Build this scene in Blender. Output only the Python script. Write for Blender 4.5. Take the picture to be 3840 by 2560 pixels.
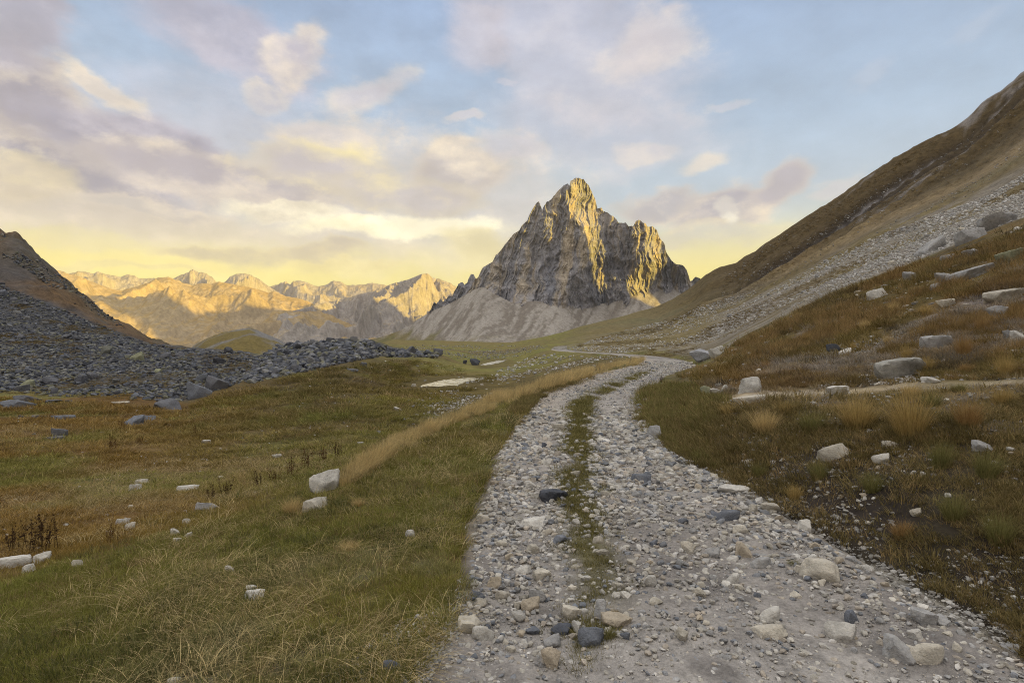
import bpy, math, random
import numpy as np
R = math.radians
rng = np.random.default_rng(7)
random.seed(7)
scene = bpy.context.scene
for o in list(bpy.data.objects):
    bpy.data.objects.remove(o)

# ------------------------------------------------------------------ camera, sun, sky
F, CX, CY, CAMZ = 2133.33, 1920.0, 1280.0, 1.6       # 20 mm lens; photograph pixels (3840 x 2560)
cam_d = bpy.data.cameras.new('camera')
cam_d.lens = 20.0
cam_d.sensor_width = 36.0
cam_d.clip_start = 0.05
cam_d.clip_end = 30000
cam = bpy.data.objects.new('camera', cam_d)
scene.collection.objects.link(cam)
cam.location = (0, 0, CAMZ)
cam.rotation_euler = (R(90), 0, 0)
scene.camera = cam

SUN_AZ, SUN_EL = 115.0, 10.0                           # clockwise from +Y (straight ahead)
sun_d = bpy.data.lights.new('sun', 'SUN')
sun_d.energy = 5.0
sun_d.angle = R(0.5)
sun_d.color = (1.0, 0.70, 0.11)
sun = bpy.data.objects.new('sun', sun_d)
scene.collection.objects.link(sun)
sun.rotation_euler = (R(90 - SUN_EL), 0, R(180 - SUN_AZ))

scene.view_settings.view_transform = 'Standard'
scene.view_settings.look = 'None'
scene.view_settings.exposure = 1.0
scene.view_settings.gamma = 1.0
cy = scene.cycles
cy.max_bounces = 4
cy.diffuse_bounces = 2
cy.glossy_bounces = 2
cy.transmission_bounces = 2
cy.volume_bounces = 0
cy.transparent_max_bounces = 6
cy.sample_clamp_indirect = 6
cy.filter_width = 1.0
cy.use_denoising = True
cy.denoiser = 'OPENIMAGEDENOISE'
cy.denoising_input_passes = 'RGB_ALBEDO_NORMAL'
cy.denoising_prefilter = 'NONE'


def ang(sx, sy):
    t = (sx - CX) / F
    e = (CY - sy) / F
    return math.atan(t), math.atan(e / math.sqrt(1 + t * t))


def build_world():
    w = bpy.data.worlds.new('World')
    scene.world = w
    w.use_nodes = True
    nt = w.node_tree
    N, L = nt.nodes, nt.links
    N.clear()

    def nd(tp, **kw):
        n = N.new(tp)
        for k, v in kw.items():
            setattr(n, k, v)
        return n

    def math_(op, a, b=None, c=None, clamp=False):
        n = nd('ShaderNodeMath', operation=op, use_clamp=clamp)
        for i, v in enumerate((a, b, c)):
            if v is None:
                continue
            if isinstance(v, (int, float)):
                n.inputs[i].default_value = v
            else:
                L.new(v, n.inputs[i])
        return n.outputs[0]

    def vmath(op, a, b=None, s=None):
        n = nd('ShaderNodeVectorMath', operation=op)
        for i, v in enumerate((a, b)):
            if v is None:
                continue
            if isinstance(v, tuple):
                n.inputs[i].default_value = v
            else:
                L.new(v, n.inputs[i])
        if s is not None:
            n.inputs['Scale'].default_value = s
        return n.outputs['Value'] if op in ('LENGTH', 'DOT_PRODUCT') else n.outputs['Vector']

    def smooth(v, a, b, to0=0.0, to1=1.0):
        n = nd('ShaderNodeMapRange', interpolation_type='SMOOTHSTEP')
        L.new(v, n.inputs['Value'])
        n.inputs['From Min'].default_value = a
        n.inputs['From Max'].default_value = b
        n.inputs['To Min'].default_value = to0
        n.inputs['To Max'].default_value = to1
        return n.outputs['Result']

    def mix(f, a, b):
        n = nd('ShaderNodeMix', data_type='RGBA')
        if isinstance(f, (int, float)):
            n.inputs['Factor'].default_value = f
        else:
            L.new(f, n.inputs['Factor'])
        for k, v in ((6, a), (7, b)):
            if isinstance(v, tuple):
                n.inputs[k].default_value = (*v, 1)
            else:
                L.new(v, n.inputs[k])
        return n.outputs[2]

    def noise(vec, scale, detail, rough=0.55, lac=2.0):
        n = nd('ShaderNodeTexNoise')
        L.new(vec, n.inputs['Vector'])
        n.inputs['Scale'].default_value = scale
        n.inputs['Detail'].default_value = detail
        n.inputs['Roughness'].default_value = rough
        n.inputs['Lacunarity'].default_value = lac
        return n

    tc = nd('ShaderNodeTexCoord')
    D = tc.outputs['Generated']
    sep = nd('ShaderNodeSeparateXYZ')
    L.new(D, sep.inputs[0])
    az = math_('ARCTAN2', sep.outputs[0], sep.outputs[1])
    el = math_('ARCSINE', sep.outputs[2])
    comb = nd('ShaderNodeCombineXYZ')
    L.new(az, comb.inputs[0])
    L.new(math_('MULTIPLY', el, 1.0), comb.inputs[1])
    P0 = comb.outputs[0]
    # noise coordinates: clouds are flattened towards the horizon
    c2 = nd('ShaderNodeCombineXYZ')
    L.new(az, c2.inputs[0])
    L.new(math_('MULTIPLY', el, 1.7), c2.inputs[1])
    Q = c2.outputs[0]
    nA = noise(Q, 3.6, 3, 0.5)
    nB = noise(Q, 11.0, 6, 0.58)
    warp = vmath('ADD', vmath('SCALE', vmath('SUBTRACT', nA.outputs['Color'], (.5, .5, .5)), s=0.10),
                 vmath('SCALE', vmath('SUBTRACT', nB.outputs['Color'], (.5, .5, .5)), s=0.055))
    P = vmath('ADD', P0, warp)
    nC = noise(vmath('ADD', Q, (3.1, 1.7, .4)), 6.0, 10, 0.64)
    puff = nC.outputs['Fac']
    nC2 = noise(vmath('ADD', Q, (3.1 + .020, 1.7 + .055, .4)), 6.0, 5, 0.50)
    relief = math_('SUBTRACT', puff, nC2.outputs['Fac'])          # >0 where the cloud thins out upwards/rightwards: its lit side

    # clear sky: Nishita, tinted, over an elevation ramp
    sky = nd('ShaderNodeTexSky', sky_type='NISHITA')
    sky.sun_disc = False
    sky.sun_elevation = R(SUN_EL)
    sky.sun_rotation = R(SUN_AZ)
    sky.altitude = 2400
    ramp = nd('ShaderNodeValToRGB')
    cr = ramp.color_ramp
    stops = [(0.00, (.92, .76, .26)), (0.10, (.92, .80, .38)), (0.17, (.80, .77, .60)), (0.27, (.58, .68, .76)),
             (0.45, (.43, .57, .74)), (0.72, (.33, .465, .69)), (1.0, (.27, .39, .61))]
    cr.elements[0].position, cr.elements[1].position = stops[0][0], stops[-1][0]
    cr.elements[0].color, cr.elements[1].color = (*stops[0][1], 1), (*stops[-1][1], 1)
    for p, c in stops[1:-1]:
        e_ = cr.elements.new(p)
        e_.color = (*c, 1)
    L.new(smooth_lin(nd, L, el, 0.0, 0.75), ramp.inputs[0])
    tint = vmath('SCALE', sky.outputs[0], s=0.1)
    clear = mix(0.06, ramp.outputs[0], tint)

    col = mix(smooth(el, 0.04, 0.25, .95, 0.0), clear, (1.0, .84, .20))
    LAV, GREY = (.34, .34, .45), (.36, .34, .39)
    PINK, CREAM, YEL = (.60, .57, .66), (.93, .80, .62), (.93, .80, .42)
    WARM, HOT = (.78, .70, .60), (1.3, 1.2, .88)
    # (x, y, radius x, radius y, tilt deg, opacity, base colour, lit colour, softness)
    blobs = [
        # wide veils first
        (700, 620, 1500, 420, 0, .55, (.58, .56, .63), PINK, 1.0),
        (1500, 780, 900, 330, 0, .70, (.66, .62, .62), CREAM, .9),
        (2150, 150, 620, 300, 25, .62, (.62, .60, .68), (.74, .66, .66), .9),
        (1780, 90, 170, 180, 0, .55, (.66, .60, .65), PINK, .8),
        (2440, 150, 260, 130, -15, .70, (.70, .64, .66), (.86, .76, .66), .8),
        (2250, 500, 600, 160, 5, .45, (.62, .60, .68), (.80, .70, .66), 1.),
        # big lavender mass on the left
        (180, 640, 800, 300, 3, .97, LAV, PINK, .5),
        (60, 330, 470, 250, 24, .97, (.37, .355, .435), CREAM, .4),
        (560, 560, 520, 170, 8, .95, LAV, PINK, .5),
        (40, 60, 230, 170, 0, .9, (.42, .41, .50), PINK, .6),
        (900, 690, 700, 130, 0, .9, (.47, .44, .51), CREAM, .7),
        (400, 305, 210, 46, 30, .95, (.72, .65, .60), (1., .86, .66), .85),
        (60, 690, 260, 120, 0, .8, (.74, .64, .50), YEL, .7),
        (500, 830, 900, 90, 0, .8, (.70, .63, .56), CREAM, .9),
        # upper middle
        (900, 120, 480, 190, 10, .9, (.42, .43, .55), PINK, .6),
        (1120, 190, 170, 120, -30, .85, (.54, .51, .58), CREAM, .85),
        (1400, 340, 230, 80, -24, .75, (.66, .61, .65), CREAM, .95),
        (1000, 350, 110, 45, -5, .75, (.56, .55, .62), CREAM, .9),
        (1250, 520, 330, 130, -8, .9, (.64, .60, .62), CREAM, .55),
        (1190, 640, 440, 150, 0, .9, (.58, .54, .58), YEL, .5),
        (1700, 640, 300, 130, -6, .93, (.55, .51, .52), CREAM, .5),
        (1500, 740, 460, 100, 0, .85, (.60, .56, .58), YEL, .6),
        (1900, 560, 200, 60, 8, .6, (.66, .62, .66), CREAM, .8),
        # low bank
        (1500, 870, 560, 50, 0, .9, (1.0, .92, .62), HOT, .8),
        (1620, 855, 330, 70, 0, .95, (1.05, .98, .74), HOT, .7),
        (900, 960, 420, 66, -5, .95, (.47, .44, .47), (.78, .66, .42), .5),
        (1200, 950, 300, 50, 0, .85, (.56, .50, .46), YEL, .6),
        (1780, 930, 220, 80, 15, .75, (.82, .72, .42), (.98, .88, .55), .7),
        (250, 900, 420, 40, 0, .55, (.80, .72, .52), YEL, .9),
        (800, 1010, 620, 80, 0, .85, (1.0, .86, .34), (1.15, 1.0, .45), 1.0),
        (300, 985, 330, 26, 0, .8, (.72, .62, .42), (1.05, .90, .42), .8),
        (650, 1010, 300, 20, 0, .7, (.66, .56, .40), (1.05, .90, .42), .8),
        (760, 935, 240, 34, -4, .85, (.44, .41, .44), (.80, .68, .44), .6),
        (1330, 1000, 300, 24, 0, .7, (.74, .62, .36), (1.05, .92, .5), .8),
        (560, 800, 420, 36, 0, .7, (.56, .53, .54), CREAM, .8),
        (1050, 800, 300, 34, 0, .7, (.80, .72, .56), HOT, .8),
        # right side
        (2700, 790, 330, 110, -10, .95, (.47, .45, .52), CREAM, .55),
        (2930, 690, 210, 90, -28, .95, (.52, .49, .55), CREAM, .55),
        (2450, 770, 240, 80, 0, .9, (.50, .48, .53), CREAM, .6),
        (2620, 900, 420, 50, 0, .55, (.66, .62, .58), YEL, .9),
        (2705, 850, 34, 26, 40, .45, (1.05, 1.02, .9), HOT, 1.3),
        (2700, 805, 70, 50, 60, .45, (.92, .86, .74), HOT, 1.0),
        (2610, 612, 130, 46, -16, .72, (.78, .70, .62), CREAM, 1.1),
        (2400, 560, 170, 50, 0, .6, (.68, .64, .68), CREAM, .8),
        (2750, 382, 100, 24, -2, .5, (.68, .66, .72), CREAM, 1.2),
        (1890, 328, 60, 24, 0, .4, (.70, .66, .72), PINK, .7),
        (1730, 480, 140, 30, -4, .7, (.70, .66, .70), CREAM, .7),
        (3150, 690, 150, 46, -15, .6, (.72, .68, .70), CREAM, .9),
        (3250, 265, 90, 46, -20, .22, (.66, .68, .76), PINK, .9),
        (3620, 120, 120, 40, -15, .18, (.66, .68, .76), PINK, .9),
    ]
    for (sx, sy, rx, ry, tilt, op, base, lit, soft) in blobs:
        a0, e0 = ang(sx, sy)
        k = math.cos(a0) * math.cos(a0)
        mp = nd('ShaderNodeMapping', vector_type='TEXTURE')
        L.new(P, mp.inputs['Vector'])
        mp.inputs['Location'].default_value = (a0, e0, 0)
        mp.inputs['Rotation'].default_value = (0, 0, R(-tilt))
        mp.inputs['Scale'].default_value = (rx / F * (0.45 + .55 * k), ry / F * (0.55 + .45 * k), 1)
        ln = vmath('LENGTH', mp.outputs[0])
        fall = math_('SUBTRACT', 1.25, ln)
        s = math_('MULTIPLY_ADD', puff, 1.15, math_('SUBTRACT', fall, 0.78))   # falloff + puff
        a = smooth(s, 0.29 - .25 * soft, 0.41 + .25 * soft, 0.0, op)
        lf = math_('MULTIPLY_ADD', relief, 3.6, 0.04, clamp=True)
        # the thin rim of a cloud is lit more than its body
        rim = smooth(s, 0.25, 0.70, .42, 0.0)
        lf = math_('ADD', lf, rim, clamp=True)
        col = mix(a, col, mix(lf, base, lit))
    # fine structure: thicker parts a little darker, thin sunward edges brighter
    fs = math_('MULTIPLY_ADD', math_('SUBTRACT', nB.outputs['Fac'], .5), smooth(sep.outputs[0], .35, -.1, .04, .46), 1.0)
    fs = math_('MULTIPLY_ADD', relief, .45, fs)
    sc_ = nd('ShaderNodeVectorMath', operation='SCALE')
    L.new(col, sc_.inputs[0])
    L.new(fs, sc_.inputs['Scale'])
    col = sc_.outputs[0]
    # pale glow low over the horizon
    low = smooth(el, 0.02, 0.19, .80, 0.0)
    col = mix(low, col, (1.06, .90, .26))
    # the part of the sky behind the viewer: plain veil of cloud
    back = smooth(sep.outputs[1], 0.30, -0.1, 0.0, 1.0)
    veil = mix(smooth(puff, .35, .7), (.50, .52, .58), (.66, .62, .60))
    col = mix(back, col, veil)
    # sky overhead, out of view, brightened to lift the light on the foreground
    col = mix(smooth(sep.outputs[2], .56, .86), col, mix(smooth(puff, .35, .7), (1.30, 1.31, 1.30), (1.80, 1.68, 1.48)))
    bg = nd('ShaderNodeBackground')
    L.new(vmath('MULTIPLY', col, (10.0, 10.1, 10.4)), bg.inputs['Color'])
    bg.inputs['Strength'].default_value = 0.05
    out = nd('ShaderNodeOutputWorld')
    L.new(bg.outputs[0], out.inputs['Surface'])
    w.cycles.sampling_method = 'MANUAL'
    w.cycles.sample_map_resolution = 512


def smooth_lin(nd, L, v, a, b):
    n = nd('ShaderNodeMapRange')
    L.new(v, n.inputs['Value'])
    n.inputs['From Min'].default_value = a
    n.inputs['From Max'].default_value = b
    return n.outputs['Result']


build_world()

# ------------------------------------------------------------------ helpers
COL = scene.collection


def tag(o, label=None, cat=None, group=None, kind=None):
    if label:
        o['label'] = label
    if cat:
        o['category'] = cat
    if group:
        o['group'] = group
    if kind:
        o['kind'] = kind
    return o


def h2(ix, iy, seed):
    n = (ix.astype(np.int64) * 374761393 + iy.astype(np.int64) * 668265263 + seed * 974634777) & 0xFFFFFFFF
    n = ((n ^ (n >> 13)) * 1274126177) & 0xFFFFFFFF
    n = (n ^ (n >> 16)) & 0xFFFFFFFF
    return n.astype(np.float64) / 4294967295.0


def vn(x, y, seed=0):
    x = np.asarray(x, float)
    y = np.asarray(y, float)
    x0 = np.floor(x)
    y0 = np.floor(y)
    fx, fy = x - x0, y - y0
    ux, uy = fx * fx * fx * (fx * (fx * 6 - 15) + 10), fy * fy * fy * (fy * (fy * 6 - 15) + 10)
    a, b = h2(x0, y0, seed), h2(x0 + 1, y0, seed)
    c, d = h2(x0, y0 + 1, seed), h2(x0 + 1, y0 + 1, seed)
    return (a + (b - a) * ux) * (1 - uy) + (c + (d - c) * ux) * uy


def fbm(x, y, oct=4, seed=0, g=0.5):
    """-1..1"""
    s, a, n = 0.0, 1.0, 0.0
    c, sn = math.cos(.6), math.sin(.6)
    for i in range(oct):
        s = s + a * (vn(x, y, seed + i * 17) * 2 - 1)
        n += a
        a *= g
        x, y = (x * c - y * sn) * 2.03 + 11.3, (x * sn + y * c) * 2.03 - 7.1
    return s / n


def ridged(x, y, oct=4, seed=0, g=0.5, rot=True):
    s, a, n = 0.0, 1.0, 0.0
    c, sn = (math.cos(.5), math.sin(.5)) if rot else (1, 0)
    for i in range(oct):
        v = 1 - np.abs(vn(x, y, seed + i * 31) * 2 - 1)
        s = s + a * v * v
        n += a
        a *= g
        x, y = (x * c - y * sn) * 2.07 + 5.3, (x * sn + y * c) * 2.07 - 3.1
    return s / n


def sstep(a, b, x):
    t = np.clip((x - a) / (b - a + 1e-12), 0, 1)
    return t * t * (3 - 2 * t)


def lerp(a, b, t):
    return a + (b - a) * t


def mixc(c, rgb, m):
    """blend colour rows c towards rgb by mask m"""
    return c + (np.asarray(rgb, float) - c) * m[..., None]


def mesh_np(name, verts, faces, mat=None, smooth=True, attrs=None, parent=None, link=True):
    """verts (N,3); faces (M,3|4) int array"""
    me = bpy.data.meshes.new(name)
    faces = np.asarray(faces, np.int32)
    m, k = faces.shape
    me.vertices.add(len(verts))
    me.vertices.foreach_set('co', np.asarray(verts, np.float32).ravel())
    me.loops.add(m * k)
    me.loops.foreach_set('vertex_index', faces.ravel())
    me.polygons.add(m)
    me.polygons.foreach_set('loop_start', np.arange(0, m * k, k, dtype=np.int32))
    me.polygons.foreach_set('use_smooth', np.full(m, smooth, dtype=bool))
    for an, av in (attrs or {}).items():
        av = np.asarray(av, np.float32)
        if av.ndim == 1:
            at = me.attributes.new(an, 'FLOAT', 'POINT')
            at.data.foreach_set('value', av)
        else:
            at = me.attributes.new(an, 'FLOAT_COLOR', 'POINT')
            c4 = np.ones((len(av), 4), np.float32)
            c4[:, :3] = av[:, :3]
            at.data.foreach_set('color', c4.ravel())
    me.update(calc_edges=True)
    if mat:
        me.materials.append(mat)
    o = bpy.data.objects.new(name, me)
    if link:
        COL.objects.link(o)
    if parent:
        o.parent = parent
    return o


def grid_faces(n, m, wrap=False):
    i = np.arange(n - 1)[:, None]
    j = np.arange(m - 1)[None, :]
    a = i * m + j
    f = np.stack([a, a + m, a + m + 1, a + 1], -1).reshape(-1, 4)
    if wrap:
        j = np.arange(m - 1)
        a = (n - 1) * m + j
        f = np.concatenate([f, np.stack([a, j, j + 1, a + 1], -1)])
    return f


def poly_in(px, sy, poly):
    """point in polygon (photo pixels), vectorised"""
    p = np.asarray(poly, float)
    inside = np.zeros(np.shape(px), bool)
    j = len(p) - 1
    for i in range(len(p)):
        xi, yi, xj, yj = p[i, 0], p[i, 1], p[j, 0], p[j, 1]
        c = ((yi > sy) != (yj > sy)) & (px < (xj - xi) * (sy - yi) / (yj - yi + 1e-12) + xi)
        inside ^= c
        j = i
    return inside


# ------------------------------------------------------------------ materials
def node_mat(name):
    m = bpy.data.materials.new(name)
    m.use_nodes = True
    nt = m.node_tree
    b = nt.nodes['Principled BSDF']
    b.inputs['Specular IOR Level'].default_value = 0.10
    b.inputs['Roughness'].default_value = 0.95
    return m, nt, b


class NT:
    """small helper round a node tree"""
    def __init__(s, nt):
        s.nt = nt

    def n(s, tp, **kw):
        x = s.nt.nodes.new(tp)
        for k, v in kw.items():
            setattr(x, k, v)
        return x

    def set(s, sock, v):
        if hasattr(v, 'is_linked'):
            s.nt.links.new(v, sock)
        elif isinstance(v, tuple) and len(v) == 3 and sock.type == 'RGBA':
            sock.default_value = (*v, 1)
        else:
            sock.default_value = v

    def attr(s, name, tp='GEOMETRY', out='Color'):
        return s.n('ShaderNodeAttribute', attribute_name=name, attribute_type=tp).outputs[out]

    def noise(s, vec, scale, detail=4, rough=.55, out='Fac'):
        x = s.n('ShaderNodeTexNoise')
        s.set(x.inputs['Vector'], vec)
        x.inputs['Scale'].default_value = scale
        x.inputs['Detail'].default_value = detail
        x.inputs['Roughness'].default_value = rough
        return x.outputs[out]

    def voro(s, vec, scale, feature='F1', out='Distance'):
        x = s.n('ShaderNodeTexVoronoi', feature=feature)
        s.set(x.inputs['Vector'], vec)
        x.inputs['Scale'].default_value = scale
        return x.outputs[out]

    def math(s, op, a, b=0.0, c=0.0, clamp=False):
        x = s.n('ShaderNodeMath', operation=op, use_clamp=clamp)
        for i, v in enumerate((a, b, c)):
            s.set(x.inputs[i], v)
        return x.outputs[0]

    def rng(s, v, a, b, c, d, smooth=False):
        x = s.n('ShaderNodeMapRange')
        if smooth:
            x.interpolation_type = 'SMOOTHSTEP'
        s.set(x.inputs['Value'], v)
        for k, q in zip(('From Min', 'From Max', 'To Min', 'To Max'), (a, b, c, d)):
            s.set(x.inputs[k], q)
        return x.outputs['Result']

    def mix(s, f, a, b, blend='MIX'):
        x = s.n('ShaderNodeMix', data_type='RGBA', blend_type=blend)
        s.set(x.inputs['Factor'], f)
        s.set(x.inputs[6], a)
        s.set(x.inputs[7], b)
        return x.outputs[2]

    def scale(s, col, f):
        x = s.n('ShaderNodeVectorMath', operation='SCALE')
        s.set(x.inputs[0], col)
        s.set(x.inputs['Scale'], f)
        return x.outputs[0]

    def bump(s, h, strength=.5, dist=.1, normal=None):
        x = s.n('ShaderNodeBump')
        x.inputs['Strength'].default_value = strength
        s.set(x.inputs['Distance'], dist)
        s.set(x.inputs['Height'], h)
        if normal is not None:
            s.set(x.inputs['Normal'], normal)
        return x.outputs[0]


def land_mat(name, s1, s2, s3, bump_dist, contrast=.5, voro=None):
    """land surface: albedo per vertex, broken up by three scales of noise (metres^-1)"""
    m, nt, b = node_mat(name)
    g = NT(nt)
    pos = g.n('ShaderNodeNewGeometry').outputs['Position']
    a = g.attr('albedo')
    n1, n2, n3 = g.noise(pos, s1, 6, .65), g.noise(pos, s2, 5, .65), g.noise(pos, s3, 4, .6)
    v = g.math('ADD', g.math('MULTIPLY', n1, .45), g.math('ADD', g.math('MULTIPLY', n2, .35), g.math('MULTIPLY', n3, .20)))
    f = g.rng(v, .36, .64, 1 - contrast, 1 + contrast)
    col = g.scale(a, f)
    hgt = v
    if voro:
        vo = g.voro(pos, voro)
        vc = g.n('ShaderNodeTexVoronoi')
        g.set(vc.inputs['Vector'], pos)
        vc.inputs['Scale'].default_value = voro
        sp = g.n('ShaderNodeSeparateColor')
        g.set(sp.inputs[0], vc.outputs['Color'])
        col = g.scale(col, g.rng(sp.outputs[0], 0, 1, .62, 1.38))
        hgt = g.math('SUBTRACT', v, g.math('MULTIPLY', vo, .6))
    g.set(b.inputs['Base Color'], col)
    g.set(b.inputs['Normal'], g.bump(hgt, .8, bump_dist))
    return m


# ------------------------------------------------------------------ ground
def Z(Y, sy):
    return CAMZ + (CY - sy) / F * Y


# One list per photograph column: ten (depth, height) stations walking away from the viewer.  ('s', v) gives the height by
# the line of sight through photograph row v.
def col(px, *st):
    t = (px - CX) / F
    out = []
    for Y, z in st:
        if isinstance(z, str):
            z = Z(Y, float(z))
        out.append((Y * math.sqrt(1 + t * t), z))
    return (math.atan(t), out)


FAR = [(1300, -50), (7200, -80)]
FARP = [(1150, -3), (7200, -80)]
COLS = [
    (R(-180), [(4, 0), (7, 0), (12, 0), (25, 0), (50, 1), (90, 4), (160, 12), (260, 30), (1300, 60), (7200, 100)]),
    (R(-120), [(4, -.1), (6, -.5), (20, -1.5), (50, -2), (90, 0), (160, 12), (250, 40), (400, 30), (1300, -20), (7200, -60)]),
    col(-1600, (3.0, -.15), (4.2, -.6), (18, -2.0), (42, -2.6), (70, '1290'), (105, '1080'), (200, '700'), (320, 40), *FAR),
    col(0, (4.0, -.15), (5.2, -.75), (20, -2.2), (44, -2.6), (75, '1330'), (110, '1180'), (190, '862'), (300, 20), *FAR),
    col(80, (4.1, -.15), (5.3, -.75), (20, -2.2), (44, -2.6), (75, '1333'), (110, '1186'), (187, '884'), (290, 18), *FAR),
    col(125, (4.2, -.15), (5.4, -.75), (20, -2.2), (44, -2.6), (75, '1336'), (110, '1190'), (184, '935'), (280, 15), *FAR),
    col(200, (4.4, -.15), (5.6, -.75), (20, -2.2), (44, -2.6), (75, '1340'), (110, '1205'), (180, '1006'), (260, 12), *FAR),
    col(300, (4.5, -.15), (5.7, -.75), (20, -2.2), (44, -2.6), (75, '1343'), (110, '1225'), (172, '1084'), (250, 8), *FAR),
    col(400, (4.6, -.15), (5.8, -.75), (20, -2.2), (44, -2.6), (75, '1345'), (110, '1248'), (165, '1172'), (240, 3), *FAR),
    col(560, (4.9, -.12), (6.1, -.75), (20, -2.2), (43, -2.6), (75, '1350'), (105, '1303'), (140, '1281'), (200, -4), *FAR),
    col(700, (5.1, -.12), (6.3, -.75), (20, -2.2), (38, -2.6), (62, '1390'), (95, '1327'), (120, '1304'), (160, -5), *FAR),
    col(964, (5.7, -.1), (7.2, -.85), (25, -2.2), (50, -1.8), (64, -1.2), (85, '1336'), (100, '1328'), (140, -6), *FAR),
    col(1131, (6.2, -.1), (8.0, -.9), (24, -2.1), (48, -1.4), (60, -1.0), (72, '1322'), (88, '1285'), (120, -5), *FAR),
    col(1300, (7.3, -.05), (9.5, -.9), (23, -2.0), (42, -1.6), (60, -.45), (72, '1305'), (85, '1275'), (120, -2), *FAR),
    col(1400, (8.0, -.03), (10.5, -.9), (24, -2.1), (44, -1.9), (62, -.5), (72, '1325'), (85, '1284'), (115, -2), (1300, -20), (7200, -80)),
    col(1470, (8.5, -.03), (11, -.9), (24, -2.2), (48, -2.1), (66, -.7), (78, '1336'), (100, '1316'), (500, '1277'), *FARP),
    col(1600, (9.5, 0), (11.5, -.9), (24, -2.3), (58, -2.5), (78, -1.2), (100, '1332'), (180, '1302'), (500, '1277'), *FARP),
    col(1760, (10.8, 0), (13, -.85), (25, -2.2), (58, -2.5), (105, -2.5), (170, '1311'), (300, '1291'), (500, '1281'), *FARP),
    col(1920, (12.6, 0), (15, -.8), (27, -2.0), (58, -2.3), (110, -2.2), (200, '1303'), (330, '1288'), (600, '1285'), *FARP),
    col(2050, (16.5, 0), (20, -.7), (34, -1.6), (62, -1.7), (98, -.25), (170, '1292'), (330, '1264'), (500, 3), *FARP),
    col(2174, (20.5, 0), (25, -.6), (40, -1.2), (60, -.9), (86, 0), (150, '1285'), (300, '1231'), (450, 6), *FARP),
    col(2300, (27, 0), (33, -.35), (45, -.6), (60, -.2), (76, .05), (150, '1268'), (330, '1199'), (450, 11), *FARP),
    col(2450, (33, .05), (40, .02), (52, 0), (60, .05), (76, '1312'), (160, '1250'), (380, '1159'), (500, 20), *FARP),
    col(2600, (7.3, .04), (10, .22), (18, .35), (33, .15), (50, '1338'), (130, '1230'), (430, '1110'), (550, 30), *FARP),
    col(2700, (6.5, .04), (9.4, .34), (16, .70), (38, '1305'), (52, '1290'), (135, '1175'), (430, '1036'), (550, 42), *FARP),
    col(2800, (5.9, .04), (8.5, .45), (11, .62), (36, '1255'), (50, '1240'), (140, '1110'), (400, '957'), (500, 55), *FARP),
    col(3131, (4.4, .03), (6.8, .55), (9.5, .75), (33, '1087'), (48, '1076'), (110, '955'), (340, '747'), (450, 85), *FARP),
    col(3234, (4.15, .03), (6.6, .58), (9.2, .8), (32, '1050'), (47, '1038'), (105, '905'), (330, '670'), (440, 95), *FARP),
    col(3476, (3.4, .03), (6.2, .65), (8.5, .98), (30, '960'), (45, '948'), (95, '800'), (300, '525'), (400, 105), *FARP),
    col(3617, (3.15, .03), (5.9, .65), (8.2, 1.0), (29, '900'), (44, '890'), (90, '740'), (290, '458'), (390, 110), *FARP),
    col(3660, (3.1, .03), (5.8, .65), (8.1, 1.0), (29, '885'), (44, '875'), (89, '725'), (288, '408'), (390, 110), *FARP),
    col(3840, (2.85, .03), (5.5, .6), (7.8, 1.07), (28, '815'), (42, '806'), (85, '650'), (280, '272'), (390, 135), *FARP),
    col(5200, (1.9, .03), (4.0, .7), (6.0, 1.3), (22, 8.5), (34, 13), (70, 34), (230, 165), (330, 190), (900, 120), (7200, -60)),
    (R(105), [(2.2, .03), (4.5, .7), (9, 1.6), (35, 10), (55, 20), (110, 50), (320, 180), (600, 240), (1500, 200), (7200, 0)]),
    (R(140), [(4, .03), (7, .5), (15, 1.0), (40, 5), (70, 12), (150, 40), (380, 120), (600, 150), (1500, 120), (7200, 100)]),
    (R(180), [(4, 0), (7, 0), (12, 0), (25, 0), (50, 1), (90, 4), (160, 12), (260, 30), (1300, 60), (7200, 100)]),
]
KN = 11
c_th = np.array([c[0] for c in COLS])
c_r = np.array([[.2] + [s[0] for s in c[1]] for c in COLS])
c_z = np.array([[0.] + [s[1] for s in c[1]] for c in COLS])

# road: centreline (x, y, half width)
ROAD = np.array([(1.0, -14, 1.5), (1.05, -6, 1.5), (1.1, 0, 1.47), (1.1, 1.5, 1.45), (1.1, 2.7, 1.45), (1.12, 3.7, 1.4), (1.08, 5, 1.4),
                 (1.1, 6.3, 1.33), (1.05, 7.5, 1.25), (1.2, 9.5, 1.2), (1.5, 12, 1.2), (1.85, 14, 1.3), (2.5, 18, 1.45), (3.9, 22, 1.55),
                 (5.4, 26.5, 1.65), (7.7, 32, 1.8), (10.2, 38, 1.9), (12.3, 46, 1.7), (13.6, 54, 1.5), (14, 63, 1.5),
                 (13.2, 71, 1.35), (11.2, 82, 1.3), (9.8, 90, 1.4), (9.0, 101, 1.6), (9.6, 116, 1.6), (11.5, 135, 1.4)])


def catmull(p, k):
    out = []
    for i in range(len(p) - 1):
        p0, p1, p2, p3 = p[max(i - 1, 0)], p[i], p[i + 1], p[min(i + 2, len(p) - 1)]
        for q in range(k):
            t = q / k
            out.append(.5 * ((2 * p1) + (-p0 + p2) * t + (2 * p0 - 5 * p1 + 4 * p2 - p3) * t * t + (-p0 + 3 * p1 - 3 * p2 + p3) * t ** 3))
    out.append(p[-1])
    return np.array(out)


RC = catmull(ROAD, 8)


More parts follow.
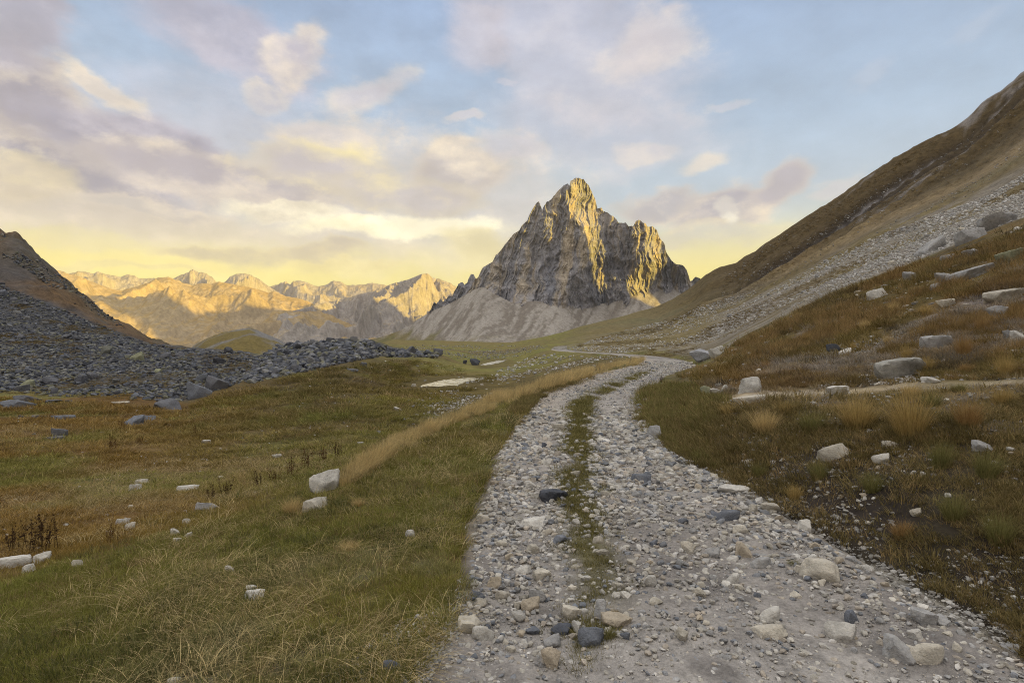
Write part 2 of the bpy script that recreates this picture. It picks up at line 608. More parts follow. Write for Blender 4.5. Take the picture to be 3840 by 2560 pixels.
def road_uv(x, y):
    """signed lateral distance / half width, distance along; far points get u=99"""
    x, y = np.asarray(x, float), np.asarray(y, float)
    shp = x.shape
    x, y = x.ravel(), y.ravel()
    u = np.full(x.shape, 99.0)
    s = np.zeros(x.shape)
    w = np.full(x.shape, 1.4)
    idx = np.where((y < 150) & (y > -16) & (np.abs(x) < 40))[0]
    a, b = RC[:-1, :2], RC[1:, :2]
    d = b - a
    ll = (d ** 2).sum(1)
    for ch in np.array_split(idx, max(1, len(idx) // 20000 + 1)):
        if not len(ch):
            continue
        px, py = x[ch][:, None], y[ch][:, None]
        tt = np.clip(((px - a[None, :, 0]) * d[None, :, 0] + (py - a[None, :, 1]) * d[None, :, 1]) / ll, 0, 1)
        ex, ey = px - (a[None, :, 0] + tt * d[None, :, 0]), py - (a[None, :, 1] + tt * d[None, :, 1])
        dd = ex * ex + ey * ey
        k = dd.argmin(1)
        ar = np.arange(len(ch))
        side = np.sign(d[k, 0] * -ey[ar, k] + d[k, 1] * ex[ar, k])
        w_ = RC[k, 2] + (RC[k + 1, 2] - RC[k, 2]) * tt[ar, k]
        u[ch] = side * np.sqrt(dd[ar, k]) / w_
        w[ch] = w_
        s[ch] = k + tt[ar, k]
    return u.reshape(shp), s.reshape(shp), w.reshape(shp)


def rut_profile(u, x, y):
    """two wheel tracks and the hump between them, metres"""
    return -.035 * np.exp(-((u + .62) / .22) ** 2) - .04 * np.exp(-((u - .45) / .25) ** 2) + .02 * np.exp(-((u + .15) / .25) ** 2)


PONDS = [  # polygons in photo pixels, water height
    [(1570, 1447), (1590, 1441), (1640, 1428), (1690, 1421), (1740, 1417), (1788, 1415), (1784, 1424), (1740, 1433), (1712, 1446), (1650, 1447), (1600, 1449)],
    [(1800, 1368), (1832, 1359), (1870, 1351), (1895, 1350), (1888, 1356), (1850, 1365), (1815, 1370)],
]


def ctrl_height(th, r):
    """interpolated station heights and station index at polar positions (th: (n,), r: (m,)) -> (n,m)"""
    n, m = len(th), len(r)
    rk = np.stack([np.interp(th, c_th, c_r[:, k]) for k in range(KN)], 1)
    zk = np.stack([np.interp(th, c_th, c_z[:, k]) for k in range(KN)], 1)
    # monotone cubic slopes along each column
    h = np.diff(rk, axis=1)
    de = np.diff(zk, axis=1) / h
    mk = np.zeros_like(zk)
    mk[:, 0], mk[:, -1] = de[:, 0], de[:, -1]
    d0, d1 = de[:, :-1], de[:, 1:]
    w1, w2 = 2 * h[:, 1:] + h[:, :-1], h[:, 1:] + 2 * h[:, :-1]
    with np.errstate(divide='ignore', invalid='ignore'):
        hm = (w1 + w2) / (w1 / d0 + w2 / d1)
    mk[:, 1:-1] = np.where(d0 * d1 > 0, hm, 0)
    zz = np.zeros((n, m))
    kk = np.zeros((n, m))
    for i in range(n):
        k = np.clip(np.searchsorted(rk[i], r) - 1, 0, KN - 2)
        t = np.clip((r - rk[i, k]) / h[i, k], 0, 1)
        zz[i] = ((1 + 2 * t) * (1 - t) ** 2 * zk[i, k] + t * (1 - t) ** 2 * h[i, k] * mk[i, k]
                 + t * t * (3 - 2 * t) * zk[i, k + 1] + t * t * (t - 1) * h[i, k] * mk[i, k + 1])
        kk[i] = k + t
    return zz, kk


TH = np.concatenate([np.radians(np.linspace(-180, -52, 70, endpoint=False)), np.radians(np.linspace(-52, 52, 980)),
                     np.radians(np.linspace(52, 180, 70))[1:]])
RR = np.concatenate([np.exp(np.linspace(math.log(.3), math.log(1300), 860)), np.exp(np.linspace(math.log(1300), math.log(6900), 22))[1:]])
GZ, GK = ctrl_height(TH, RR)
# smooth the seams between columns
for _ in range(14):
    GZ[1:-1] = .25 * GZ[:-2] + .5 * GZ[1:-1] + .25 * GZ[2:]
GX, GY = np.sin(TH)[:, None] * RR[None], np.cos(TH)[:, None] * RR[None]
rr = np.broadcast_to(RR[None], GZ.shape)
with np.errstate(divide='ignore', invalid='ignore'):
    PX = np.where(GY > .1, CX + F * GX / np.maximum(GY, .1), np.where(GX > 0, 9e3, -9e3))
SY0 = np.where(GY > .1, CY - F * (GZ - CAMZ) / np.maximum(GY, .1), 9e3)
RU, RS, RW = road_uv(GX, GY)
near_road = sstep(3.2, 1.0, np.abs(RU))

# relief
right = sstep(2300, 2900, PX)
left = sstep(1100, 700, PX)
hill_l = left * sstep(4.9, 6.2, GK) * sstep(9.2, 7.5, GK)
scree_l = sstep(4.0, 4.25, GK) * sstep(7.4, 7.0, GK) * sstep(1010, 930, PX) * (PX > -8e3)
hill_r = right * sstep(5.9, 6.4, GK) * sstep(9.5, 8.0, GK)
bumps = (.028 * fbm(GX * 1.3, GY * 1.3, 4, 1) + .11 * fbm(GX * .28, GY * .28, 4, 2) * sstep(3, 14, rr)
         + .45 * fbm(GX * .055, GY * .055, 4, 3) * sstep(18, 70, rr) * sstep(3, 30, np.abs(GX) * 0 + rr)
         + 1.6 * fbm(GX * .015, GY * .015, 4, 4) * sstep(90, 300, rr))
bumps *= 1 - .75 * sstep(250, 600, rr) * sstep(1390, 1480, PX) * sstep(2500, 2000, PX)
bumps *= 1 - .6 * scree_l * (1 - hill_l)
GZ = GZ + bumps * (1 - near_road)
md = sstep(1.7, 2.3, GK) * sstep(4.6, 4.0, GK) * sstep(2100, 1700, PX) * (PX > -3000)
GZ += md * (.09 * (ridged(GX * .32, GY * .32, 3, 23) - .45) + .22 * fbm(GX * .11, GY * .11, 3, 24)) * sstep(5, 12, rr)
# tussocky right-hand slope: small terraces
tus = right * sstep(1.2, 2.0, GK) * sstep(4.3, 3.7, GK)
GZ += tus * (.11 * (ridged(GX * .55, GY * .9, 3, 9) - .45) * sstep(4, 9, rr) + .05 * fbm(GX * 2.2, GY * 2.2, 3, 12))
# cut bank at the right-hand road edge
bank = sstep(1.0, 1.5, RU) * (RU < 50) * sstep(8.5, 4.5, GY) * (GY > -14)
GZ += .20 * bank * (.75 + .5 * fbm(GX * .9, GY * .9, 2, 21))
# boulders ridge and scree roughness
GZ += scree_l * (1 - hill_l * .5) * (.55 * (ridged(GX * .22, GY * .22, 4, 31) - .42) + .25 * fbm(GX * .9, GY * .9, 2, 33))
mor = poly_in(PX, SY0, [(930, 1440), (955, 1350), (1024, 1300), (1060, 1286), (1131, 1276), (1292, 1262), (1373, 1264), (1430, 1296), (1491, 1306), (1587, 1318), (1650, 1326), (1640, 1344), (1580, 1340), (1428, 1336), (1377, 1345), (1250, 1370), (1161, 1392), (1071, 1410)])
mor = mor * (GK > 4.8) * (GK < 7.6)
GZ += mor * .8 * (ridged(GX * .16, GY * .16, 4, 35) - .4)
# left hill: rocky crest
GZ += hill_l * (4.2 * (ridged(GX * .05, GY * .05, 5, 41) - .46) + 1.1 * fbm(GX * .2, GY * .2, 3, 43)) * sstep(120, 170, rr)
# right hill: long ribs and gullies running down the slope
q = GY + .12 * GX + 14 * fbm(GX * .006, GY * .006, 2, 51)
ribs = (ridged(q * .024, GX * .004, 3, 53, rot=False) - .45)
sky_keep = 1 - .85 * np.exp(-((GK - 7.0) / .10) ** 2)
GZ += hill_r * ribs * (4 + .055 * rr) * sstep(80, 150, rr) * sky_keep
GZ += hill_r * (.8 * fbm(GX * .07, GY * .07, 4, 55) + .9 * (ridged(GX * .14, GY * .14, 4, 56) - .45) * sky_keep)
crag = hill_r * sstep(3610, 3680, PX) * sstep(6.72, 6.86, GK)
GZ += crag * (4.5 * (ridged(GX * .05, GY * .05, 5, 57) - .50))
# rocky bump on the right-hand skyline
GZ += 4.5 * np.exp(-((PX - 3112) / 22) ** 2) * sstep(6.85, 6.97, GK) * sstep(7.2, 7.05, GK) * (GK < 7.3)
# far knoll
kx = np.interp(PX, [690, 726, 770, 830, 880, 934, 965, 1000, 1040, 1071, 1110], [1330, 1297, 1270, 1249, 1238, 1230, 1240, 1255, 1270, 1288, 1330])
kz = CAMZ + (CY - kx) / F * 380
kn = np.where((PX > 650) & (PX < 1150) & (GY > 200), kz - ((GY - 380) / np.where(GY < 380, 60, 45)) ** 2 * 6, -200)
kn = kn + 1.2 * (ridged(GX * .05, GY * .05, 4, 61) - .4) * (kn > -50)
is_kn = kn > GZ
GZ = np.maximum(GZ, kn)
# ponds: flatten a basin
SY1 = np.where(GY > .1, CY - F * (GZ - CAMZ) / np.maximum(GY, .1), 9e3)
pond_world = []
for poly in PONDS:
    zc = -2.55
    pw = [((sx - CX) / F * (CAMZ - zc) * F / (sy - CY), (CAMZ - zc) * F / (sy - CY)) for sx, sy in poly]
    pond_world.append((zc, pw))
    pc = np.array(pw).mean(0)
    ext = np.abs(np.array(pw) - pc).max(0)
    dd = np.sqrt(((GX - pc[0]) / (ext[0] * 1.25 + .8)) ** 2 + ((GY - pc[1]) / (ext[1] * 1.2 + .8)) ** 2)
    basin = sstep(2.6, 1.0, dd)
    GZ = lerp(GZ, zc - .03 + .012 * fbm(GX * .4, GY * .4, 2, 71), basin)
# road bed
flat = sstep(2.6, 1.15, np.abs(RU) + .0) * sstep(140, 110, GY)
edge = np.abs(RU) + .17 * fbm(GX * .9, GY * .9, 3, 81) + .12 * fbm(GX * 3.1, GY * 3.1, 2, 83)
roadz = rut_profile(RU, GX, GY)
GZ = lerp(GZ, np.where(RU > 0, np.clip(GZ, -.02, .3), np.clip(GZ, -.12, .06)) * sstep(1.0, 1.8, np.abs(RU)) + 0.0, flat * (np.abs(RU) < 3))
GZ += np.where(np.abs(RU) < 3, .03 * sstep(.98, 1.12, edge) * sstep(2.2, 1.3, np.abs(RU)), 0)
GZ -= np.where(np.abs(RU) < 3, .10 * sstep(1.10, .92, edge), 0)

# fit the two near skylines to the outline of the hills (slowly varying correction, the roughness stays)
def fit_skyline(pts, rmin):
    p = np.array(pts, float)
    el_ = np.where((rr > rmin) & (GK < 8.6), (GZ - CAMZ) / np.maximum(GY, 1e-3), -9)
    top = el_.max(1)
    cpx = CX + F * np.tan(np.clip(TH, -1.2, 1.2))
    ok = (np.abs(TH) < 1.2) & (cpx >= p[0, 0]) & (cpx <= p[-1, 0])
    f = np.ones(len(TH))
    f[ok] = ((CY - np.interp(cpx[ok], p[:, 0], p[:, 1])) / F) / np.maximum(top[ok], .004)
    f = np.clip(f, .5, 1.6)
    f = np.convolve(np.pad(f, 12, 'edge'), np.ones(25) / 25, 'valid')
    w = sstep(5.0, 6.5, GK)
    return CAMZ + (GZ - CAMZ) * (1 + (f[:, None] - 1) * w)


GZ = fit_skyline([(2703, 1033), (2775, 978), (2860, 918), (3030, 808), (3085, 772), (3107, 760), (3166, 723), (3234, 672), (3285, 633), (3370, 582), (3456, 536), (3541, 493), (3610, 462),
                  (3634, 436), (3711, 366), (3779, 319), (3840, 272), (4100, 100)], 80)
GZ = fit_skyline([(-300, 800), (0, 860), (45, 866), (77, 883), (107, 904), (125, 937), (149, 955), (173, 985), (202, 1008), (238, 1038), (268, 1056), (298, 1083), (321, 1109), (345, 1133),
                  (381, 1160), (411, 1181), (428, 1199), (452, 1217), (476, 1235)], 80)
# station lookups ---------------------------------------------------
ELEV = (GZ - CAMZ) / np.maximum(GY, 1e-3)
RUNMAX = np.maximum.accumulate(np.where(rr > 1.0, ELEV, -9), axis=1)


def gh(x, y):
    """ground height at world x, y (bilinear on the ground mesh grid)"""
    x, y = np.asarray(x, float), np.asarray(y, float)
    th = np.arctan2(x, y)
    r = np.clip(np.hypot(x, y), RR[0], RR[-2])
    fi = np.interp(th, TH, np.arange(len(TH)))
    fj = np.interp(r, RR, np.arange(len(RR)))
    i = np.clip(fi.astype(int), 0, len(TH) - 2)
    j = np.clip(fj.astype(int), 0, len(RR) - 2)
    a, b = fi - i, fj - j
    return (GZ[i, j] * (1 - a) + GZ[i + 1, j] * a) * (1 - b) + (GZ[i, j + 1] * (1 - a) + GZ[i + 1, j + 1] * a) * b


def at(px, sy):
    """world points on the ground seen at photo pixels; NaN where the sight line misses"""
    px, sy = np.atleast_1d(np.asarray(px, float)), np.atleast_1d(np.asarray(sy, float))
    px, sy = np.broadcast_arrays(px, sy)
    th = np.arctan((px - CX) / F)
    fi = np.interp(th, TH, np.arange(len(TH)))
    ii = np.clip(np.round(fi).astype(int), 0, len(TH) - 1)
    e = (CY - sy) / F
    out = np.full((len(px), 3), np.nan)
    for n in range(len(px)):
        rm = RUNMAX[ii[n]]
        j = int(np.searchsorted(rm, e[n]))
        if j <= 0 or j >= len(RR) - 25:
            continue
        a, b = rm[j - 1], rm[j]
        t = (e[n] - a) / (b - a) if b > a else 0
        r = RR[j - 1] + (RR[j] - RR[j - 1]) * t
        out[n, 0], out[n, 1] = r * math.sin(th[n]), r * math.cos(th[n])
    ok = ~np.isnan(out[:, 0])
    out[ok, 2] = gh(out[ok, 0], out[ok, 1])
    return out


# land cover --------------------------------------------------------
PXc, SY = PX, np.where(GY > .1, CY - F * (GZ - CAMZ) / np.maximum(GY, .1), 9e3)
nz1 = fbm(GX * .35, GY * .35, 4, 101)
nz2 = fbm(GX * .06, GY * .06, 4, 103)
nz3 = fbm(GX * 1.7, GY * 1.7, 3, 105)
OLIVE, HEATH, STRAW, RUST = (.185, .165, .050), (.155, .118, .052), (.36, .26, .125), (.205, .118, .038)
SOIL, SLATE, LIME, DIRT, GREEN = (.085, .070, .052), (.075, .074, .076), (.52, .50, .48), (.36, .33, .29), (.150, .170, .040)
A = np.empty(GZ.shape + (3,))
A[:] = OLIVE
A = mixc(A, HEATH, sstep(-.1, .35, nz2 + .4 * nz1) * .9)
A = mixc(A, GREEN, sstep(.05, .5, nz1 - .3 * nz2) * .6)
mead = sstep(1.6, 2.2, GK) * (PX < 2200)
A = mixc(A, RUST, mead * sstep(1250, 400, PX) * sstep(.0, .35, nz2 * .6 + nz1 * .6 + .16) * .9)
A = mixc(A, STRAW, mead * sstep(1900, 1000, PX) * sstep(1720, 1660, SY) * sstep(1560, 1630, SY) * sstep(-.3, .3, nz3 + nz1) * .35)
A = mixc(A, GREEN, sstep(1.6, .8, GK) * (PX < 1900) * sstep(-.3, .3, nz1) * .6)
# pond meadow is bright olive-gold
pm = np.exp(-((PX - 1640) / 330) ** 2 - ((SY - 1455) / 60) ** 2) * (GY > 20)
A = mixc(A, (.20, .15, .035), pm * .8)
mound = np.exp(-((PX - 1350) / 260) ** 2 - ((SY - 1440) / 70) ** 2) * (GY > 20)
A = mixc(A, (.12, .085, .045), mound * sstep(-.3, .3, nz1) * .8)
# far plain and hummocks
A = mixc(A, (.19, .145, .055), sstep(120, 260, rr) * sstep(1400, 1480, PX) * sstep(2100, 1900, PX) * (.5 + .5 * sstep(-.2, .3, nz2)))
# scree
A = mixc(A, SLATE, scree_l)
A = mixc(A, (.12, .11, .095), scree_l * sstep(5.2, 4.6, GK) * sstep(1000, 800, PX) * (.4 + .4 * sstep(-.1, .4, nz2 + nz1 * .5)))
bound = np.interp(PX, [-2000, 0, 178, 357, 536, 600], [900, 1056, 1133, 1205, 1272, 1300])
veg = scree_l * sstep(bound + 14, bound - 14, SY + 26 * nz2 + 16 * nz1) * (PX < 620) * (GK > 5)
A = mixc(A, (.150, .088, .036), veg * (.75 + .25 * nz1))
A = mixc(A, SLATE, veg * sstep(.12, .35, fbm(GX * .03 + GZ * .1, GY * .03 - GZ * .12, 4, 111)) * .75)
crest = hill_l * sstep(6.35, 6.75, GK)
A = mixc(A, (.105, .092, .074), crest * sstep(-.25, .2, nz2 + .5 * nz1))
A = mixc(A, (.10, .075, .04), crest * sstep(.0, .35, nz1 + .5 * nz2) * .8)
A = mixc(A, SLATE, mor * .8)
A = mixc(A, (.17, .13, .045), is_kn * 1.0)
A = mixc(A, (.19, .18, .17), is_kn * sstep(.05, .3, ridged(GX * .03, GY * .03, 4, 61) - .45 + .25 * sstep(930, 1000, PX) + .15 * sstep(800, 740, PX)))
# right-hand slope
A = mixc(A, (.17, .11, .045), tus * (.6 + .3 * nz1))
A = mixc(A, RUST, tus * sstep(.05, .4, nz1 + .4 * nz2) * .7)
A = mixc(A, STRAW, tus * sstep(.2, .55, fbm(GX * .5, GY * .5, 4, 121)) * .6)
A = mixc(A, SOIL, tus * sstep(.15, .5, fbm(GX * .8, GY * .8, 4, 123)) * .75)
b0 = right * sstep(1.0, 1.2, GK) * sstep(3.0, 2.7, GK)
A = mixc(A, (.20, .175, .14), b0 * sstep(-.3, .2, nz3 * .7 + nz1) * .8)
A = mixc(A, SOIL, b0 * sstep(2.3, 1.5, GK) * sstep(-.1, .3, nz3 * .6 - nz1) * .8)
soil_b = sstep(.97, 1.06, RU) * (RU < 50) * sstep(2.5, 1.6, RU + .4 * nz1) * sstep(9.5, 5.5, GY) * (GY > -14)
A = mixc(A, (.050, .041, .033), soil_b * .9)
path_sy = np.interp(PX, [2700, 2758, 3131, 3476, 3840, 4400], [1500, 1483, 1466, 1437, 1422, 1395])
pth = sstep(24, 4, np.abs(SY - path_sy + 16 * nz1 + 8 * nz3)) * sstep(2690, 2800, PX) * (GY > 4) * (GK < 4)
A = mixc(A, (.34, .285, .215), pth * (.55 + .35 * sstep(-.2, .3, nz3)))
rub = right * sstep(3.02, 3.15, GK) * sstep(3.7, 3.35, GK) * sstep(2700, 3000, PX) * sstep(-.2, .2, fbm(GX * .45, GY * .45, 4, 127))
A = mixc(A, (.34, .31, .28), rub * sstep(.0, .4, nz3 + .2) * .8)
low_r = sstep(2050, 2250, PX) * sstep(4.6, 5.2, GK) * sstep(7.2, 6.9, GK)
A = mixc(A, (.17, .13, .06), low_r * .9)
A = mixc(A, (.13, .13, .055), low_r * sstep(0, .4, nz2) * .5)
A = mixc(A, (.30, .27, .24), low_r * sstep(6.6, 5.4, GK) * sstep(-.25, .25, nz2 + .6 * nz3) * .55)
scr_r = sstep(2600, 2760, PX) * sstep(3.95, 4.05, GK) * sstep(6.30, 6.0, GK + .25 * nz2)
streak = fbm(GX * .03, (GY - .1 * GX) * .12, 4, 131)
A = mixc(A, (.21, .185, .155), scr_r * sstep(-.35, .05, streak + .25 * nz1) * .9)
A = mixc(A, (.15, .115, .06), scr_r * sstep(.05, .30, fbm(GX * .04, GY * .09, 4, 133)) * .8)
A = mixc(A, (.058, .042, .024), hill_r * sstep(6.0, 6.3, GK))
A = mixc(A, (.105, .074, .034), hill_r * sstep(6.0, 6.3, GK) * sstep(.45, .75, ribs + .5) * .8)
A = mixc(A, (.045, .041, .042), hill_r * sstep(6.0, 6.3, GK) * sstep(.05, -.22, ribs) * .85)  # dry-grass ribs, scree gullies; contrast raised in the colour to stand for shading
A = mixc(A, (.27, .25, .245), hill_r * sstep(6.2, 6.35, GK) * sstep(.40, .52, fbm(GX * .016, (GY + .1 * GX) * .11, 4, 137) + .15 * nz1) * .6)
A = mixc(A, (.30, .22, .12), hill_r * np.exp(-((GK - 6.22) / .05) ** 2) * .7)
A = mixc(A, (.15, .147, .155), crag)
# roadside
stony = sstep(2.1, 1.15, np.abs(RU)) * (RU < 50) * sstep(0, .35, nz3 + .2 * nz1 - .1)
A = mixc(A, (.30, .27, .23), stony * .55 * sstep(9, 5, GY) * (RU < 0))
A = mixc(A, (.24, .22, .19), sstep(1.06, 1.0, np.abs(RU)) * (RU < 50))
left_sh = np.exp(-((RU + 1.55) / .5) ** 2) * sstep(5.4, 3.2, GY) * (GY > 0)
A = mixc(A, (.27, .24, .20), left_sh * sstep(-.3, .25, nz3 * .8 + nz1) * .8)
for zc, pw in pond_world:
    pc = np.array(pw).mean(0)
    ext = np.abs(np.array(pw) - pc).max(0)
    dd = np.sqrt(((GX - pc[0]) / (ext[0] * 1.3 + .6)) ** 2 + ((GY - pc[1]) / (ext[1] * 1.3 + .6)) ** 2)
    A = mixc(A, (.13, .10, .04), sstep(1.5, 1.0, dd) * .7)
A = np.clip(A, .01, .8)
AV = A.copy()                                        # colour of the plants that grow here; thatch and soil under them darkened, partly to deepen shade
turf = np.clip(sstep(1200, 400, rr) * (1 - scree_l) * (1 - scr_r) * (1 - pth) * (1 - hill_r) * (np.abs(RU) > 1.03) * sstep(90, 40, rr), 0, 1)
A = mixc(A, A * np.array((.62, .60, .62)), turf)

n_th, n_r = GZ.shape
V = np.stack([GX, GY, GZ], -1).reshape(-1, 3)
m_ground = land_mat('alpine_ground', .5, 3.2, 17.0, .05, .62)
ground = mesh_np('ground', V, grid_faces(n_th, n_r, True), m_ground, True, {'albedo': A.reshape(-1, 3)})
tag(ground, 'alpine pasture and hillsides round the gravel track', 'ground', kind='structure')

# road sheet ---------------------------------------------------------
def build_road():
    c = catmull(ROAD, 60)
    keep = [0]
    for i in range(1, len(c)):                       # spacing grows with distance
        y = max(2.5, abs(c[i, 1]))
        if np.hypot(*(c[i, :2] - c[keep[-1], :2])) > .012 * y:
            keep.append(i)
    c = c[keep]
    tg = np.gradient(c[:, :2], axis=0)
    tg /= np.linalg.norm(tg, axis=1)[:, None]
    nr = np.stack([tg[:, 1], -tg[:, 0]], 1)
    U = np.linspace(-1.22, 1.22, 110)
    x = c[:, None, 0] + nr[:, None, 0] * U[None] * c[:, None, 2]
    y = c[:, None, 1] + nr[:, None, 1] * U[None] * c[:, None, 2]
    u = np.broadcast_to(U[None], x.shape)
    z = rut_profile(u, x, y) + .022 * fbm(x * .8, y * .8, 4, 141) + .014 * fbm(x * 4, y * 4, 3, 143) + .006 * fbm(x * 18, y * 18, 2, 144)
    z = z - .16 * sstep(1.0, 1.22, np.abs(u)) + .004
    z = z + .10 * sstep(90, 125, y) * 0
    nA, nB, nC_ = fbm(x * .7, y * .7, 4, 145), fbm(x * 3, y * 3, 3, 147), fbm(x * .25, y * .25, 3, 149)
    a = np.empty(x.shape + (3,))
    a[:] = (.245, .222, .203)
    a = mixc(a, (.35, .322, .295), sstep(-.2, .5, nA))
    a = mixc(a, (.38, .345, .31), np.maximum(np.exp(-((u + .58) / .2) ** 2), np.exp(-((u - .45) / .2) ** 2)) * sstep(3.5, 6, y) * .6)
    a = mixc(a, (.17, .155, .145), sstep(.0, .5, nB - .2 * nA) * .7)
    a = mixc(a, (.42, .355, .29), np.exp(-((u + .8) / .3) ** 2) * sstep(6, 12, y) * .6)
    strip = np.exp(-((u + .08 + .30 * sstep(6.5, 4, y)) / (.14 + .05 * nA)) ** 2) * sstep(2.9, 4.4, y) * sstep(34, 24, y)
    a = mixc(a, (.13, .115, .045), strip * sstep(-.35, .15, nB + .6 * nA) * .8)
    a = mixc(a, (.16, .13, .09), sstep(.9, 1.05, np.abs(u)) * .6)
    m = land_mat('gravel_road', 6.0, 40.0, 140.0, .03, .50)
    o = mesh_np('road', np.stack([x, y, z], -1).reshape(-1, 3), grid_faces(*x.shape)[:, ::-1], m, True, {'albedo': a.reshape(-1, 3)})
    tag(o, 'pale gravel track with two wheel ruts curving up the valley', 'road', kind='structure')
    return o


road = build_road()


def road_z(x, y):
    u, s, w = road_uv(x, y)
    return np.where(np.abs(u) < 1.02, np.maximum(rut_profile(u, x, y) + .022 * fbm(np.asarray(x) * .8, np.asarray(y) * .8, 4, 141) + .004, gh(x, y)), gh(x, y))


# ponds ---------------------------------------------------------------
def build_ponds():
    m, nt, b = node_mat('pond_water')
    g = NT(nt)
    b.inputs['Base Color'].default_value = (.90, .88, .80, 1)
    b.inputs['Metallic'].default_value = .60
    b.inputs['Roughness'].default_value = .24
    b.inputs['IOR'].default_value = 1.8
    b.inputs['Specular IOR Level'].default_value = .5
    pos = g.n('ShaderNodeNewGeometry').outputs['Position']
    mud = g.rng(g.noise(pos, 1.0, 7, .75), .46, .56, 0, 1, True)
    g.set(b.inputs['Base Color'], g.mix(mud, (.82, .79, .68), (.36, .31, .20)))
    g.set(b.inputs['Metallic'], g.rng(mud, 0, 1, .60, .20))
    g.set(b.inputs['Normal'], g.bump(g.noise(pos, 5.0, 3),   .16, .05))
    labs = ['shallow grassy pond in the meadow reflecting pale sky, nearer the track', 'bright yellow pond beside the dark boulder further down the valley']
    for (zc, pw), lab in zip(pond_world, labs):
        pc = np.array(pw).mean(0)
        ext = np.abs(np.array(pw) - pc).max(0)
        ring = []
        for i in range(len(pw)):                     # shoreline with small bays
            p0, p1 = np.array(pw[i]), np.array(pw[(i + 1) % len(pw)])
            for s_ in range(8):
                p = lerp(p0, p1, s_ / 8)
                p = pc + (p - pc) * (1 + .20 * float(fbm(p[0] * 1.3, p[1] * .35, 3, 73)) + .16 * float(fbm(p[0] * 4.1, p[1] * 1.1, 2, 74)))
                ring.append((p[0], p[1], zc))
        k = len(ring)
        v = [(pc[0], pc[1], zc)] + ring
        f = [(0, 1 + (i + 1) % k, 1 + i) for i in range(k)]
        if (v[2][0] - v[1][0]) * (pc[1] - v[1][1]) - (v[2][1] - v[1][1]) * (pc[0] - v[1][0]) > 0:
            f = [q[::-1] for q in f]
        o = mesh_np('pond', np.array(v), np.array(f), m, False)
        tag(o, lab, 'pond', kind='structure')


build_ponds()

# ------------------------------------------------------------------ the rock peak, its talus and the far ranges
def S2(z, ox, oy, k):
    return [(ox + a * k, oy + b * k) for a, b in z]


PEAK_SKY = S2([(330, 985), (350, 955), (365, 935), (382, 895), (400, 905), (420, 872), (440, 890), (462, 868), (480, 855), (497, 862), (510, 828), (535, 785), (560, 766), (575, 785),
               (592, 772), (600, 745), (615, 720), (632, 716), (645, 742), (662, 735), (675, 705), (690, 680), (720, 658), (750, 640), (770, 600), (800, 570), (830, 530), (850, 505),
               (880, 468), (920, 440), (945, 402), (970, 380), (985, 340), (1005, 303), (1025, 275), (1043, 260), (1056, 290), (1064, 312), (1075, 283), (1090, 268), (1120, 248),
               (1150, 213), (1170, 183), (1200, 157), (1225, 150), (1236, 165), (1242, 138), (1265, 118), (1295, 110), (1325, 123), (1355, 158), (1375, 193), (1395, 240), (1412, 302),
               (1438, 298), (1450, 325), (1480, 333), (1500, 350), (1530, 368), (1545, 392), (1590, 393), (1605, 412), (1640, 412), (1655, 383), (1680, 380), (1710, 398), (1730, 425),
               (1760, 413), (1785, 438), (1800, 480), (1820, 508), (1835, 528), (1842, 570), (1860, 600), (1880, 633), (1910, 655), (1950, 658), (1975, 690), (1985, 728), (1996, 762),
               (2010, 757), (2030, 735), (2055, 742), (2085, 760), (2110, 738), (2130, 718), (2165, 707), (2185, 730), (2230, 760), (2300, 800)], 1400, 600, .5952)
PEAK_BASE = S2([(330, 1000), (400, 985), (480, 960), (560, 905), (650, 850), (720, 825), (760, 835), (790, 905), (800, 985), (880, 950), (940, 915), (1000, 965), (1060, 920), (1130, 930),
                (1160, 958), (1200, 965), (1260, 938), (1330, 950), (1400, 972), (1440, 962), (1500, 930), (1600, 905), (1680, 890), (1710, 850), (1760, 850), (1850, 862), (1980, 868),
                (2050, 868), (2200, 876), (2300, 880)], 1400, 600, .5952)


